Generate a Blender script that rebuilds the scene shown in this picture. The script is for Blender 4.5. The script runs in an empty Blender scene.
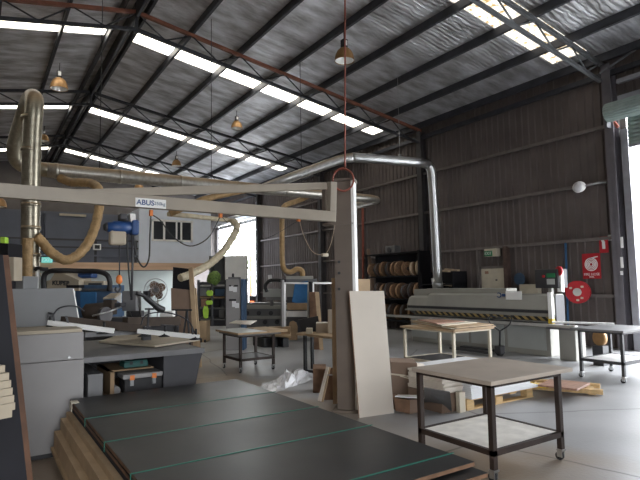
import bpy, bmesh, math, random
from mathutils import Vector, Matrix
random.seed(7)
C = bpy.context.scene.collection
PI = math.pi
# ------------------------------------------------------------------ camera model
F, YAW, PITCH, ROLL, H = 525.95, .57567, .082915, -.0169147, 1.6
cy, sy, cp, sp = math.cos(YAW), math.sin(YAW), math.cos(PITCH), math.sin(PITCH)
FW = Vector((sy*cp, cy*cp, sp)); r0 = Vector((cy, -sy, 0)); u0 = r0.cross(FW)
RT = r0*math.cos(ROLL)+u0*math.sin(ROLL); UP = u0*math.cos(ROLL)-r0*math.sin(ROLL)
EYE = Vector((0, 0, H))
def P(x, y, X=None, Y=None, z=None, d=None):
    """point of a sight line at a real plane of the hall"""
    v = FW*F+RT*(x-320)-UP*(y-240)
    if X is not None: k = X/v.x
    elif Y is not None: k = Y/v.y
    elif z is not None: k = (z-H)/v.z
    else: k = d/F
    return EYE+v*k
# ------------------------------------------------------------------ materials
def mat(name, col, rough=.6, metal=0., var=.12, scale=6., bump=0., bscale=40., stretch=(1,1,1), col2=None, emit=0., fac=None):
    m = bpy.data.materials.new(name); m.use_nodes = True
    n = m.node_tree.nodes; l = m.node_tree.links; b = n['Principled BSDF']
    tc = n.new('ShaderNodeTexCoord'); mp = n.new('ShaderNodeMapping'); mp.inputs['Scale'].default_value = stretch
    l.new(tc.outputs['Object'], mp.inputs['Vector'])
    no = n.new('ShaderNodeTexNoise'); no.inputs['Scale'].default_value = scale; no.inputs['Detail'].default_value = 5
    l.new(mp.outputs['Vector'], no.inputs['Vector'])
    rp = n.new('ShaderNodeValToRGB'); c2 = col2 or [min(1, c*(1+var)) for c in col]
    c1 = [c*(1-var) for c in col] if col2 is None else col
    rp.color_ramp.elements[0].color = (*c1, 1); rp.color_ramp.elements[1].color = (*c2, 1)
    rp.color_ramp.elements[0].position = .35; rp.color_ramp.elements[1].position = .65
    l.new(no.outputs['Fac'], rp.inputs['Fac']); l.new(rp.outputs['Color'], b.inputs['Base Color'])
    b.inputs['Roughness'].default_value = rough; b.inputs['Metallic'].default_value = metal
    if bump:
        n2 = n.new('ShaderNodeTexNoise'); n2.inputs['Scale'].default_value = bscale; n2.inputs['Detail'].default_value = 4
        l.new(mp.outputs['Vector'], n2.inputs['Vector'])
        bp = n.new('ShaderNodeBump'); bp.inputs['Strength'].default_value = bump; bp.inputs['Distance'].default_value = .03
        l.new(n2.outputs['Fac'], bp.inputs['Height']); l.new(bp.outputs['Normal'], b.inputs['Normal'])
    if emit:
        b.inputs['Emission Strength'].default_value = emit
        l.new(rp.outputs['Color'], b.inputs['Emission Color'])
    return m
def dusty(name, col, dust, rough=.35, metal=.8):
    """metal with sawdust settled on whatever faces up, a property of the place"""
    m = mat(name, col, rough, metal, .15, 12)
    n = m.node_tree.nodes; l = m.node_tree.links; b = n['Principled BSDF']
    g = n.new('ShaderNodeNewGeometry'); s = n.new('ShaderNodeSeparateXYZ'); l.new(g.outputs['Normal'], s.inputs[0])
    mr = n.new('ShaderNodeMapRange'); mr.inputs[1].default_value = .0; mr.inputs[2].default_value = .6; l.new(s.outputs[2], mr.inputs[0])
    mx = n.new('ShaderNodeMixRGB'); mx.inputs[2].default_value = (*dust, 1); l.new(mr.outputs[0], mx.inputs[0])
    old = b.inputs['Base Color'].links[0].from_socket; l.new(old, mx.inputs[1]); l.new(mx.outputs[0], b.inputs['Base Color'])
    sb = n.new('ShaderNodeMath'); sb.operation = 'MULTIPLY_ADD'; sb.inputs[1].default_value = -metal; sb.inputs[2].default_value = metal
    l.new(mr.outputs[0], sb.inputs[0]); l.new(sb.outputs[0], b.inputs['Metallic'])
    w = n.new('ShaderNodeTexWave'); w.inputs['Scale'].default_value = 9; w.bands_direction = 'X' if 'run' in name else 'Z'
    tc = [q for q in n if q.type == 'TEX_COORD'][0]; l.new(tc.outputs['Object'], w.inputs['Vector'])
    bp = n.new('ShaderNodeBump'); bp.inputs['Strength'].default_value = .18; bp.inputs['Distance'].default_value = .006
    l.new(w.outputs['Fac'], bp.inputs['Height']); l.new(bp.outputs['Normal'], b.inputs['Normal'])
    return m
M = {}
M['clad'] = mat('clad', (.135,.112,.105), .6, .15, .14, 1.2)
M['girt'] = mat('girt', (.20,.175,.165), .55, .3, .12, 3)
M['steel_dark'] = mat('steel_dark', (.045,.047,.055), .55, .2, .2, 4)
M['purlin'] = mat('purlin', (.06,.063,.075), .5, .3, .2, 3)
M['chord_red'] = mat('chord_red', (.24,.09,.055), .6, .1, .2, 5)
M['chord_grey'] = mat('chord_grey', (.2,.21,.22), .55, .3, .12, 5)
M['edge_brown'] = mat('edge_brown', (.10,.045,.022), .7, 0, .2, 9)
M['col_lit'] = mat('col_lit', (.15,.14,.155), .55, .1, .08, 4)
M['rail_brown'] = mat('rail_brown', (.045,.031,.022), .85, 0, .2, 6)
M['post_brown'] = mat('post_brown', (.11,.07,.058), .6, .1, .2, 6)
M['trim_drk'] = mat('trim_drk', (.075,.07,.073), .55, .2, .12, 4)
M['jamb'] = mat('jamb', (.36,.36,.4), .5, .4, .1, 4)
M['curtain'] = mat('curtain', (.34,.42,.40), .5, .3, .12, 4)
M['galv'] = mat('galv', (.55,.56,.57), .3, .9, .12, 14)
M['duct_run'] = dusty('duct_run', (.42,.40,.36), (.36,.25,.14))
M['duct_rise'] = dusty('duct_rise', (.34,.31,.24), (.36,.25,.14))
M['duct_bright_run'] = dusty('duct_bright_run', (.6,.6,.6), (.42,.34,.24), .3, .9)
M['duct_bright'] = mat('duct_bright', (.62,.63,.64), .28, .95, .1, 20, .25, 8, (1,1,12))
M['hose_tan'] = mat('hose_tan', (.40,.26,.12), .55, 0, .2, 9, .5, 30)
M['hose_pale'] = mat('hose_pale', (.55,.48,.34), .5, 0, .15, 9, .4, 30)
M['crane_cream'] = mat('crane_cream', (.36,.315,.255), .5, 0, .06, 4)
M['column'] = mat('column', (.16,.128,.104), .5, .05, .08, 3)
M['blue'] = mat('blue', (.02,.065,.20), .45)
M['blue_dull'] = mat('blue_dull', (.05,.10,.18), .5)
M['blue_cloth'] = mat('blue_cloth', (.03,.14,.32), .7)
M['black'] = mat('black', (.015,.015,.017), .5)
M['rubber'] = mat('rubber', (.02,.02,.022), .7)
M['navy'] = mat('navy', (.006,.006,.010), .8)
M['panel_grey'] = mat('panel_grey', (.30,.29,.285), .55, 0, .05, 2)
M['panel_grey2'] = mat('panel_grey2', (.20,.205,.21), .5, 0, .05, 2)
M['bench_grey'] = mat('bench_grey', (.16,.16,.163), .5, 0, .1, 3)
M['bench_dark'] = mat('bench_dark', (.05,.05,.056), .6, 0, .1, 3)
M['machine'] = mat('machine', (.34,.335,.30), .5, 0, .05, 2)
M['machine_lt'] = mat('machine_lt', (.46,.48,.46), .5, 0, .05, 2)
M['machine_drk'] = mat('machine_drk', (.05,.05,.055), .5, .2, .1, 5)
M['beige'] = mat('beige', (.42,.36,.27), .55, 0, .08, 3)
M['mdf'] = mat('mdf', (.46,.33,.20), .7, 0, .12, 5)
M['mdf_dark'] = mat('mdf_dark', (.27,.18,.10), .7, 0, .15, 5)
M['mdf_edge'] = mat('mdf_edge', (.19,.105,.06), .7, 0, .2, 9)
M['pine'] = mat('pine', (.62,.42,.2), .65, 0, .15, 4, 0, 40, (1,6,6))
M['timber_beam'] = mat('timber_beam', (.68,.46,.31), .7, 0, .12, 1, 0, 40, (.4,6,8))
M['wood_red'] = mat('wood_red', (.33,.18,.12), .55, 0, .2, 4, 0, 40, (1,9,5))
M['card'] = mat('card', (.24,.165,.12), .75, 0, .08, 3)
M['white_sheet'] = mat('white_sheet', (.86,.87,.89), .45, 0, .03, 3)
M['white_panel'] = mat('white_panel', (.72,.655,.57), .5, 0, .03, 2)
M['white'] = mat('white', (.9,.9,.88), .5, 0, .03, 3)
M['cream'] = mat('cream', (.62,.56,.44), .6, 0, .08, 4)
M['table_top'] = mat('table_top', (.50,.43,.36), .5, 0, .07, 3)
M['table_leg'] = mat('table_leg', (.032,.02,.016), .6, 0, .2, 7)
M['shelf_white'] = mat('shelf_white', (.9,.88,.83), .6, 0, .1, 7)
M['red'] = mat('red', (.5,.02,.03), .45, 0, .06, 4)
M['orange'] = mat('orange', (.75,.22,.05), .5)
M['yellow'] = mat('yellow', (.85,.6,.05), .5)
M['hivis'] = mat('hivis', (.45,.75,.08), .7)
M['green_box'] = mat('green_box', (.02,.10,.09), .5)
M['strap'] = mat('strap', (.02,.19,.14), .4, 0, .05)
M['exit_green'] = mat('exit_green', (.02,.20,.08), .5)
M['exit_glow'] = mat('exit_glow', (.14,.50,.46), .5, emit=.6, var=.05)
M['amber'] = mat('amber', (.42,.24,.10), .4, .3, .1, 8)
M['lamp_in'] = mat('lamp_in', (.95,.95,.93), .3, .3, .03)
M['pipe_red'] = mat('pipe_red', (.33,.09,.06), .55, .1, .15)
M['pipe_blue'] = mat('pipe_blue', (.03,.12,.26), .5)
M['office_pale'] = mat('office_pale', (.74,.80,.90), .7, 0, .03, 2)
M['office_grey'] = mat('office_grey', (.15,.165,.21), .7, 0, .05, 2)
M['under_white'] = mat('under_white', (.62,.68,.66), .7, 0, .04, 2)
M['glass_dark'] = mat('glass_dark', (.03,.034,.04), .15, 0, .1, 3)
M['plastic'] = mat('plastic', (.7,.7,.72), .25, 0, .05, 8)
M['spool_wood'] = mat('spool_wood', (.33,.19,.10), .6, 0, .2, 12)
M['spool_pale'] = mat('spool_pale', (.5,.38,.26), .6, 0, .15, 12)
M['spool_dark'] = mat('spool_dark', (.07,.06,.06), .6, 0, .2, 12)
M['alu'] = mat('alu', (.68,.67,.64), .35, .6, .05, 6)
M['wall_plain'] = mat('wall_plain', (.14,.125,.12), .7, 0, .08, 2)
M['asphalt'] = mat('asphalt', (.45,.45,.44), .8, 0, .1, 3)
M['leaf_out'] = mat('leaf_out', (.42,.5,.3), .7, 0, .3, 20)
M['leaf'] = mat('leaf', (.12,.20,.04), .7, 0, .4, 20)
def foil():
    m = mat('roof_foil', (.36,.355,.36), .42, .45, .3, 1.8, stretch=(.7,1.6,1), col2=(.78,.79,.83))
    n = m.node_tree.nodes; l = m.node_tree.links; b = n['Principled BSDF']
    tc = [q for q in n if q.type == 'TEX_COORD'][0]
    mp = n.new('ShaderNodeMapping'); mp.inputs['Scale'].default_value = (1.0, 6.5, 1); l.new(tc.outputs['Object'], mp.inputs[0])
    a = n.new('ShaderNodeTexNoise'); a.inputs['Scale'].default_value = 1.6; a.inputs['Detail'].default_value = 6; a.inputs['Distortion'].default_value = .6
    l.new(mp.outputs[0], a.inputs['Vector'])
    w = n.new('ShaderNodeTexWave'); w.bands_direction = 'Y'; w.inputs['Scale'].default_value = 2.6; w.inputs['Distortion'].default_value = 6; w.inputs['Detail'].default_value = 3
    l.new(tc.outputs['Object'], w.inputs['Vector'])
    ad = n.new('ShaderNodeMath'); ad.operation = 'MULTIPLY_ADD'; ad.inputs[1].default_value = 1.4; wm = n.new('ShaderNodeMath'); wm.operation = 'MULTIPLY'; wm.inputs[1].default_value = .35; l.new(w.outputs['Fac'], wm.inputs[0]); l.new(a.outputs[0], ad.inputs[0]); l.new(wm.outputs[0], ad.inputs[2])
    bp = n.new('ShaderNodeBump'); bp.inputs['Strength'].default_value = .75; bp.inputs['Distance'].default_value = .06
    l.new(ad.outputs[0], bp.inputs['Height']); l.new(bp.outputs[0], b.inputs['Normal'])
    return m
M['foil'] = foil()
def skylight(name, strength, dirt):
    m = bpy.data.materials.new(name); m.use_nodes = True
    n = m.node_tree.nodes; l = m.node_tree.links; b = n['Principled BSDF']
    tc = n.new('ShaderNodeTexCoord'); no = n.new('ShaderNodeTexNoise'); no.inputs['Scale'].default_value = 9; no.inputs['Detail'].default_value = 6
    l.new(tc.outputs['Object'], no.inputs['Vector'])
    rp = n.new('ShaderNodeValToRGB'); rp.color_ramp.elements[0].color = (*dirt, 1); rp.color_ramp.elements[1].color = (1,.95,.85,1)
    rp.color_ramp.elements[0].position = .36; rp.color_ramp.elements[1].position = .50
    l.new(no.outputs['Fac'], rp.inputs['Fac']); l.new(rp.outputs[0], b.inputs['Emission Color']); l.new(rp.outputs[0], b.inputs['Base Color'])
    b.inputs['Emission Strength'].default_value = strength
    return m
M['sky_clean'] = skylight('sky_clean', 3.8, (.75,.66,.45))
M['sky_dirty'] = skylight('sky_dirty', .72, (.50,.34,.13))
def concrete():
    m = mat('concrete', (.37,.375,.385), .42, 0, .1, .8, .12, 30)
    n = m.node_tree.nodes; l = m.node_tree.links; b = n['Principled BSDF']
    tc = [q for q in n if q.type == 'TEX_COORD'][0]
    # sawdust trodden in: patches towards the machines on the left
    no = n.new('ShaderNodeTexNoise'); no.inputs['Scale'].default_value = .5; no.inputs['Detail'].default_value = 7; l.new(tc.outputs['Object'], no.inputs['Vector'])
    s = n.new('ShaderNodeSeparateXYZ'); l.new(tc.outputs['Object'], s.inputs[0])
    mr = n.new('ShaderNodeMapRange'); mr.inputs[1].default_value = 5.5; mr.inputs[2].default_value = 2.5; mr.inputs[3].default_value = -.25; mr.inputs[4].default_value = .32
    l.new(s.outputs[0], mr.inputs[0])
    ad = n.new('ShaderNodeMath'); ad.operation = 'ADD'; l.new(no.outputs[0], ad.inputs[0]); l.new(mr.outputs[0], ad.inputs[1])
    rp = n.new('ShaderNodeValToRGB'); rp.color_ramp.elements[0].position = .42; rp.color_ramp.elements[1].position = .68; l.new(ad.outputs[0], rp.inputs[0])
    mx = n.new('ShaderNodeMixRGB'); mx.inputs[2].default_value = (.33,.26,.19,1); l.new(rp.outputs[0], mx.inputs[0])
    old = b.inputs['Base Color'].links[0].from_socket; l.new(old, mx.inputs[1])
    # saw-cut joints and cracks
    vo = n.new('ShaderNodeTexVoronoi'); vo.feature = 'DISTANCE_TO_EDGE'; vo.inputs['Scale'].default_value = .22
    n3 = n.new('ShaderNodeTexNoise'); n3.inputs['Scale'].default_value = 1.2; l.new(tc.outputs['Object'], n3.inputs['Vector'])
    mxv = n.new('ShaderNodeMixRGB'); mxv.inputs[0].default_value = .12; l.new(tc.outputs['Object'], mxv.inputs[1]); l.new(n3.outputs['Color'], mxv.inputs[2]); l.new(mxv.outputs[0], vo.inputs['Vector'])
    r2 = n.new('ShaderNodeValToRGB'); r2.color_ramp.elements[0].position = .0; r2.color_ramp.elements[1].position = .004
    r2.color_ramp.elements[0].color = (.35,.35,.35,1); l.new(vo.outputs['Distance'], r2.inputs[0])
    m2 = n.new('ShaderNodeMixRGB'); m2.blend_type = 'MULTIPLY'; m2.inputs[0].default_value = 1; l.new(mx.outputs[0], m2.inputs[1]); l.new(r2.outputs[0], m2.inputs[2])
    l.new(m2.outputs[0], b.inputs['Base Color'])
    return m
M['concrete'] = concrete()
def darkboard():
    m = mat('dark_board', (.02,.02,.021), .34, 0, .25, 1.0, stretch=(1,.4,1))
    n = m.node_tree.nodes; l = m.node_tree.links; b = n['Principled BSDF']
    no = n.new('ShaderNodeTexNoise'); no.inputs['Scale'].default_value = 1.6; no.inputs['Detail'].default_value = 6
    tc = [q for q in n if q.type == 'TEX_COORD'][0]; l.new(tc.outputs['Object'], no.inputs['Vector'])
    mr = n.new('ShaderNodeMapRange'); mr.inputs[3].default_value = .30; mr.inputs[4].default_value = .5; l.new(no.outputs[0], mr.inputs[0]); l.new(mr.outputs[0], b.inputs['Roughness'])
    return m
M['dark_board'] = darkboard()
def hazard():
    m = bpy.data.materials.new('hazard'); m.use_nodes = True
    n = m.node_tree.nodes; l = m.node_tree.links; b = n['Principled BSDF']
    tc = n.new('ShaderNodeTexCoord'); mp = n.new('ShaderNodeMapping'); mp.inputs['Rotation'].default_value = (.9,0,0)
    l.new(tc.outputs['Object'], mp.inputs[0]); w = n.new('ShaderNodeTexWave'); w.bands_direction = 'Y'; w.inputs['Scale'].default_value = 2.6; l.new(mp.outputs[0], w.inputs[0])
    rp = n.new('ShaderNodeValToRGB'); rp.color_ramp.interpolation = 'CONSTANT'; rp.color_ramp.elements[0].color = (.02,.02,.02,1)
    rp.color_ramp.elements[1].position = .5; rp.color_ramp.elements[1].color = (.42,.31,.12,1)
    l.new(w.outputs['Fac'], rp.inputs[0]); l.new(rp.outputs[0], b.inputs['Base Color']); return m
M['hazard'] = hazard()
# ------------------------------------------------------------------ mesh helpers
def box(bm, x0, x1, y0, y1, z0, z1):
    v = [bm.verts.new(p) for p in ((x0,y0,z0),(x1,y0,z0),(x1,y1,z0),(x0,y1,z0),(x0,y0,z1),(x1,y0,z1),(x1,y1,z1),(x0,y1,z1))]
    for f in ((3,2,1,0),(4,5,6,7),(0,1,5,4),(1,2,6,5),(2,3,7,6),(3,0,4,7)): bm.faces.new([v[i] for i in f])
def prism(bm, pts, vec):
    """closed outline swept along a vector"""
    vec = Vector(vec); a = [bm.verts.new(Vector(p)) for p in pts]; b = [bm.verts.new(Vector(p)+vec) for p in pts]
    k = len(pts); bm.faces.new(a[::-1]); bm.faces.new(b)
    for i in range(k): bm.faces.new((a[i], a[(i+1)%k], b[(i+1)%k], b[i]))
def tube(bm, pts, r, n=8, cap=True):
    pts = [Vector(p) for p in pts]; k = len(pts); rs = r if isinstance(r, (list, tuple)) else [r]*k
    rings = []; ref = None
    for i, p in enumerate(pts):
        t = (pts[min(i+1,k-1)]-pts[max(i-1,0)]).normalized()
        if ref is None: ref = Vector((0,0,1)) if abs(t.z) < .9 else Vector((1,0,0))
        a = ref - t*ref.dot(t); a.normalize(); ref = a; b = t.cross(a)
        rings.append([bm.verts.new(p+(a*math.cos(2*PI*j/n)+b*math.sin(2*PI*j/n))*rs[i]) for j in range(n)])
    for i in range(k-1):
        for j in range(n):
            f = bm.faces.new((rings[i][j], rings[i][(j+1)%n], rings[i+1][(j+1)%n], rings[i+1][j])); f.smooth = True
    if cap: bm.faces.new(rings[0][::-1]); bm.faces.new(rings[-1])
def bar(bm, a, b, w, h=None):
    """square bar between two points"""
    a = Vector(a); b = Vector(b); h = h or w; t = (b-a).normalized()
    s = t.cross(Vector((0,0,1))) if abs(t.z) < .95 else Vector((1,0,0)); s.normalize(); u = s.cross(t)
    o = [s*w/2+u*h/2, -s*w/2+u*h/2, -s*w/2-u*h/2, s*w/2-u*h/2]
    prism(bm, [a+q for q in o], b-a)
def smooth(pts, n=6):
    """Catmull-Rom through the points"""
    pts = [Vector(p) for p in pts]; q = [pts[0]*2-pts[1]]+pts+[pts[-1]*2-pts[-2]]; out = []
    for i in range(1, len(q)-2):
        for j in range(n):
            t = j/n; a, b, c, d = q[i-1:i+3]
            out.append(.5*((2*b)+(c-a)*t+(2*a-5*b+4*c-d)*t*t+(3*b-a-3*c+d)*t**3))
    return out+[pts[-1]]
def lathe(bm, prof, n=20, mtx=None):
    rings = []; vs = []
    for r, z in prof:
        ring = [bm.verts.new((r*math.cos(2*PI*j/n), r*math.sin(2*PI*j/n), z)) for j in range(n)]; rings.append(ring); vs += ring
    for i in range(len(prof)-1):
        for j in range(n):
            f = bm.faces.new((rings[i][j], rings[i][(j+1)%n], rings[i+1][(j+1)%n], rings[i+1][j])); f.smooth = True
    if mtx: bmesh.ops.transform(bm, matrix=mtx, verts=vs)
def disc(bm, c, axis, r, t, n=24):
    """solid disc centred at c"""
    a = Vector(axis).normalized(); c = Vector(c); tube(bm, [c-a*t/2, c+a*t/2], r, n)
ROOT = {}
def thing(name, label, cat, loc=(0,0,0), rotz=0, group=None):
    o = bpy.data.objects.new(name, None); o.empty_display_size = .1; C.objects.link(o); o.location = loc; o.rotation_euler = (0,0,rotz)
    o['label'] = label; o['category'] = cat
    if group: o['group'] = group
    ROOT[o] = (Matrix.Translation(loc) @ Matrix.Rotation(rotz, 4, 'Z')).inverted()
    return o
def obj(name, fill, m, parent=None, local=False, bev=0, label=None, base=None):
    """fill is a bmesh or a function that fills one, in room coordinates unless local"""
    if callable(fill): bm = bmesh.new(); fill(bm)
    else: bm = fill
    bmesh.ops.recalc_face_normals(bm, faces=bm.faces)
    me = bpy.data.meshes.new(name); o = bpy.data.objects.new(name, me); C.objects.link(o)
    if parent:
        inv = ROOT[parent]; ROOT[o] = inv; o.parent = parent
        if not local: bm.transform(inv)
    elif base is not None:
        if not local: bm.transform(Matrix.Translation(base).inverted())
        o.location = base; ROOT[o] = Matrix.Translation(base).inverted()
    else:
        xs = [v.co for v in bm.verts]; b0 = Vector(((min(v.x for v in xs)+max(v.x for v in xs))/2, (min(v.y for v in xs)+max(v.y for v in xs))/2, min(v.z for v in xs)))
        bm.transform(Matrix.Translation(-b0)); o.location = b0; ROOT[o] = Matrix.Translation(-b0)
    bm.to_mesh(me); bm.free(); me.materials.append(M[m] if isinstance(m, str) else m)
    if bev:
        md = o.modifiers.new('bevel', 'BEVEL'); md.width = bev; md.segments = 2; md.limit_method = 'ANGLE'
    if label: o['label'] = label
    return o
def tag(o, label, cat, group=None):
    o['label'] = label; o['category'] = cat
    if group: o['group'] = group
    return o
def struct(name, fill, m, **k):
    o = obj(name, fill, m, **k)
    if not k.get('parent'): o['kind'] = 'structure'
    return o
def bx(*a): return lambda bm: box(bm, *a)
def boxes(lst): return lambda bm: [box(bm, *a) for a in lst]
def tb(pts, r, n=8): return lambda bm: tube(bm, pts, r, n)
def bars(lst, w, h=None): return lambda bm: [bar(bm, a, b, w, h) for a, b in lst]
def dup(root, loc=None, rotz=None, label=None, group=None):
    r = root.copy(); C.objects.link(r)
    if loc is not None: r.location = loc
    if rotz is not None: r.rotation_euler = (0,0,rotz)
    if label: r['label'] = label
    if group: r['group'] = group
    for ch in [c for c in root.children]:
        c = ch.copy(); C.objects.link(c); c.parent = r
        for g in [q for q in ch.children]:
            d = g.copy(); C.objects.link(d); d.parent = c
    return r
def text(parent, s, size, origin, xdir, ydir, m, name='lettering', depth=.002, align='CENTER', bold=0):
    cu = bpy.data.curves.new(name, 'FONT'); cu.body = s; cu.size = size; cu.extrude = depth; cu.align_x = align; cu.align_y = 'CENTER'; cu.offset = bold
    tmp = bpy.data.objects.new(name, cu); C.objects.link(tmp)
    dg = bpy.context.evaluated_depsgraph_get(); me = bpy.data.meshes.new_from_object(tmp.evaluated_get(dg))
    bpy.data.objects.remove(tmp)
    x = Vector(xdir).normalized(); y = Vector(ydir); y = (y-x*y.dot(x)).normalized(); zz = x.cross(y)
    mt = Matrix(((x.x,y.x,zz.x,origin[0]),(x.y,y.y,zz.y,origin[1]),(x.z,y.z,zz.z,origin[2]),(0,0,0,1)))
    bm = bmesh.new(); bm.from_mesh(me); bm.transform(mt)
    return obj(name, bm, m, parent)
# ================================================================== THE SETTING
W, XL, XR = 12.42, -6.4, 3.0
def zr(x, z0=6.88): return z0+.17*(W-x) if x >= XR else z0+.17*(W-XR)-.17*(XR-x)
struct('floor', bx(XL, W, -6, 31, -.15, 0), 'concrete', base=(0,0,0))
struct('ground', bx(-60, 80, -60, 90, -.4, -.16), 'asphalt')
def ribbed(bm, axis, c, a0, a1, z0, z1, pitch=.2, dep=.035, th=.02, sgn=-1):
    """steel cladding with trapezoid ribs: a zig-zag strip swept up"""
    pts = []; k = max(1, round((a1-a0)/pitch)); p = (a1-a0)/k
    for i in range(k):
        s = a0+i*p; pts += [(s, 0), (s+p*.62, 0), (s+p*.72, dep), (s+p*.9, dep)]
    pts.append((a1, 0)); out = [(s, c+sgn*d) for s, d in pts]+[(a1, c-sgn*th), (a0, c-sgn*th)]
    for q, r in zip(out[:-3], out[1:-2]):
        w = [(q[0], q[1]), (r[0], r[1])]
        co = [((b, a) if axis == 'Y' else (a, b)) for a, b in w]
        v = [bm.verts.new((*co[0], z0)), bm.verts.new((*co[1], z0)), bm.verts.new((*co[1], z1)), bm.verts.new((*co[0], z1))]
        bm.faces.new(v)
    if axis == 'Y': box(bm, c+.006, c+.03, a0, a1, z0, z1) if sgn < 0 else box(bm, c-.03, c-.006, a0, a1, z0, z1)
    else: box(bm, a0, a1, c+.006, c+.03, z0, z1) if sgn < 0 else box(bm, a0, a1, c-.03, c-.006, z0, z1)
def wr(bm):
    ribbed(bm, 'Y', W, 6.1, 24.8, 0, 6.88)
    ribbed(bm, 'Y', W, 24.8, 30.8, 5.25, 6.88)
    ribbed(bm, 'Y', W, 30.8, 31, 0, 6.88)
    ribbed(bm, 'Y', W, .6, 6.1, 5.7, 6.88)
    ribbed(bm, 'Y', W, -6, .6, 0, 6.88)
struct('wall_right', wr, 'clad', base=(W,0,0))
struct('wall_left', lambda bm: ribbed(bm, 'Y', XL, -6, 31, 0, zr(XL), sgn=1), 'clad', base=(XL,0,0))
def gable(bm, y, t, holes=()):
    pts = [(XL,y,0),(W,y,0),(W,y,6.88),(XR,y,zr(XR)),(XL,y,zr(XL))]
    prism(bm, pts, (0,t,0))
struct('wall_back', lambda bm: gable(bm, 31, .1), 'wall_plain')
def front(bm):   # unseen opening added behind the camera to light the left side
    y = -6.1
    for a in ((XL,-2.6),( 1.6,W)): box(bm, a[0], a[1], y, y+.1, 0, 6.88)
    prism(bm, [(-2.6,y,4.0),(1.6,y,4.0),(1.6,y,6.88),(-2.6,y,6.88)], (0,.1,0))
    prism(bm, [(XL,y,6.88),(W,y,6.88),(XR,y,zr(XR))], (0,.1,0))
struct('wall_front', front, 'wall_plain')
# roof sheets with openings for the fibreglass strips
SK = [(6.6,7.5), (14.08,14.68), (21.0,21.65), (28.0,28.65)]
SX = [(3.35, 11.9), (-5.9, 2.65)]
def roof(bm):
    ys = [-6.1]+[v for s in SK for v in s]+[31.1]
    for side, (xa, xb) in enumerate(((XR, W+.3), (XL-.3, XR))):
        sx = SX[side]
        for i in range(len(ys)-1):
            segs = [(xa, xb)] if i % 2 == 0 else ([(xa, sx[0]), (sx[1], xb)])
            for a, b in segs:
                prism(bm, [(a,ys[i],zr(a)),(b,ys[i],zr(b)),(b,ys[i],zr(b)+.05),(a,ys[i],zr(a)+.05)], (0,ys[i+1]-ys[i],0))
struct('ceiling', roof, 'foil', base=(0,0,6.88))
k = 1
for i, (a, b) in enumerate(SK):
    for (x0, x1) in SX:
        def f(bm):
            prism(bm, [(x0,a,zr(x0)+.02),(x1,a,zr(x1)+.02),(x1,a,zr(x1)+.03),(x0,a,zr(x0)+.03)], (0,b-a,0))
        struct('window_%d' % k, f, 'sky_dirty' if i == 0 else 'sky_clean'); k += 1
# purlins: C sections the length of the hall
PX = [4.40, 5.75, 7.08, 8.40, 9.70, 11.0, 12.2]
def csec(bm, x, d=.18):
    z = zr(x)-.005
    prism(bm, [(x,-6,z),(x+.06,-6,z-.01),(x+.06,-6,z-.028),(x+.012,-6,z-.02),(x+.012,-6,z-d+.01),(x+.06,-6,z-d),(x+.06,-6,z-d-.02),(x,-6,z-d-.01)], (0,37,0))
for x in PX+[2*XR-p-.07 for p in PX]+[3.25, 2.68]:
    struct('ceiling_purlin', lambda bm: csec(bm, x), 'purlin')
struct('ceiling_ridge_beam', lambda bm: (box(bm, 2.98, 3.04, -6, 31, zr(3)-.42, zr(3)-.02)), 'purlin')
# wall girts and columns
for z in (1.2, 2.55, 3.88, 5.19):
    struct('wall_girt', lambda bm: [box(bm, W-.13, W-.036, a, b, z-.035, z+.035) for a, b in (((6.4,9.3),(10.5,24.7)) if z < 2 else ((6.4,24.7),))], 'girt')
    struct('wall_girt', bx(XL+.036, XL+.13, -6, 31, z-.035, z+.035), 'girt')
struct('wall_girt', bx(W-.15, W-.036, .6, 31, 6.36, 6.48), 'purlin')
def icol(bm, x, y, z1, w=.2, sx=1):
    box(bm, x-.25*sx if sx > 0 else x, x if sx > 0 else x+.25, y-.006, y+.006, 0, z1)
    for q in (x-.25, x-.012) if sx > 0 else (x, x+.238): box(bm, q, q+.012, y-w/2, y+w/2, 0, z1)
for y in (6.34, 12.6, 18.74, 24.8, .3):
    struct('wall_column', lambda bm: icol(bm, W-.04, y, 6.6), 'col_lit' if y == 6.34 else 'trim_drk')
    struct('wall_column', lambda bm: icol(bm, XL+.04, y, 6.5, sx=-1), 'trim_drk')
struct('wall_post', bx(W-.2, W-.05, 9.38, 9.50, 0, 2.55), 'post_brown')
struct('wall_post', bx(W-.14, W-.04, 10.42, 10.50, 0, 2.55), 'girt')
# near roller door in the right wall: jamb, header, barrel and curtain end
struct('trim_1', boxes([(W-.20, W+.1, 5.98, 6.14, 0, 5.0)]), 'jamb')
struct('trim_2', boxes([(W-.3, W+.1, .6, 6.1, 5.62, 5.76), (W-.16, W-.1, 5.5, 5.6, 5.76, 6.4), (W-.3,W-.2,.6,6.1,6.05,6.15)]), 'jamb')
dr = thing('roller_door', 'green-grey ribbed roller curtain coiled above the bright doorway at the right edge', 'door', (W,3.3,4.55))
def curtain(bm, x, y0, y1, z0, z1):
    k = int((z1-z0)/.085)
    for i in range(k):
        z = z0+i*(z1-z0)/k; h = (z1-z0)/k
        prism(bm, [(x,y0,z),(x-.03,y0,z+h*.3),(x-.03,y0,z+h*.7),(x,y0,z+h),(x+.01,y0,z+h),(x+.01,y0,z)], (0,y1-y0,0))
obj('door_curtain', lambda bm: curtain(bm, W-.22, .65, 5.95, 4.58, 5.3), 'curtain', dr)
def barrel(bm):
    n = 22; pts = []
    for i in range(n*2):
        a = 2*PI*i/(n*2); r = .20+(.015 if i % 2 else 0); pts.append((W-.45+r*math.cos(a), .65, 5.38+r*math.sin(a)))
    prism(bm, pts, (0,5.62,0))
obj('door_barrel', barrel, 'curtain', dr)
obj('bottom_rail', bx(W-.25, W-.19, .65, 5.95, 4.54, 4.6), 'jamb', dr)
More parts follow.
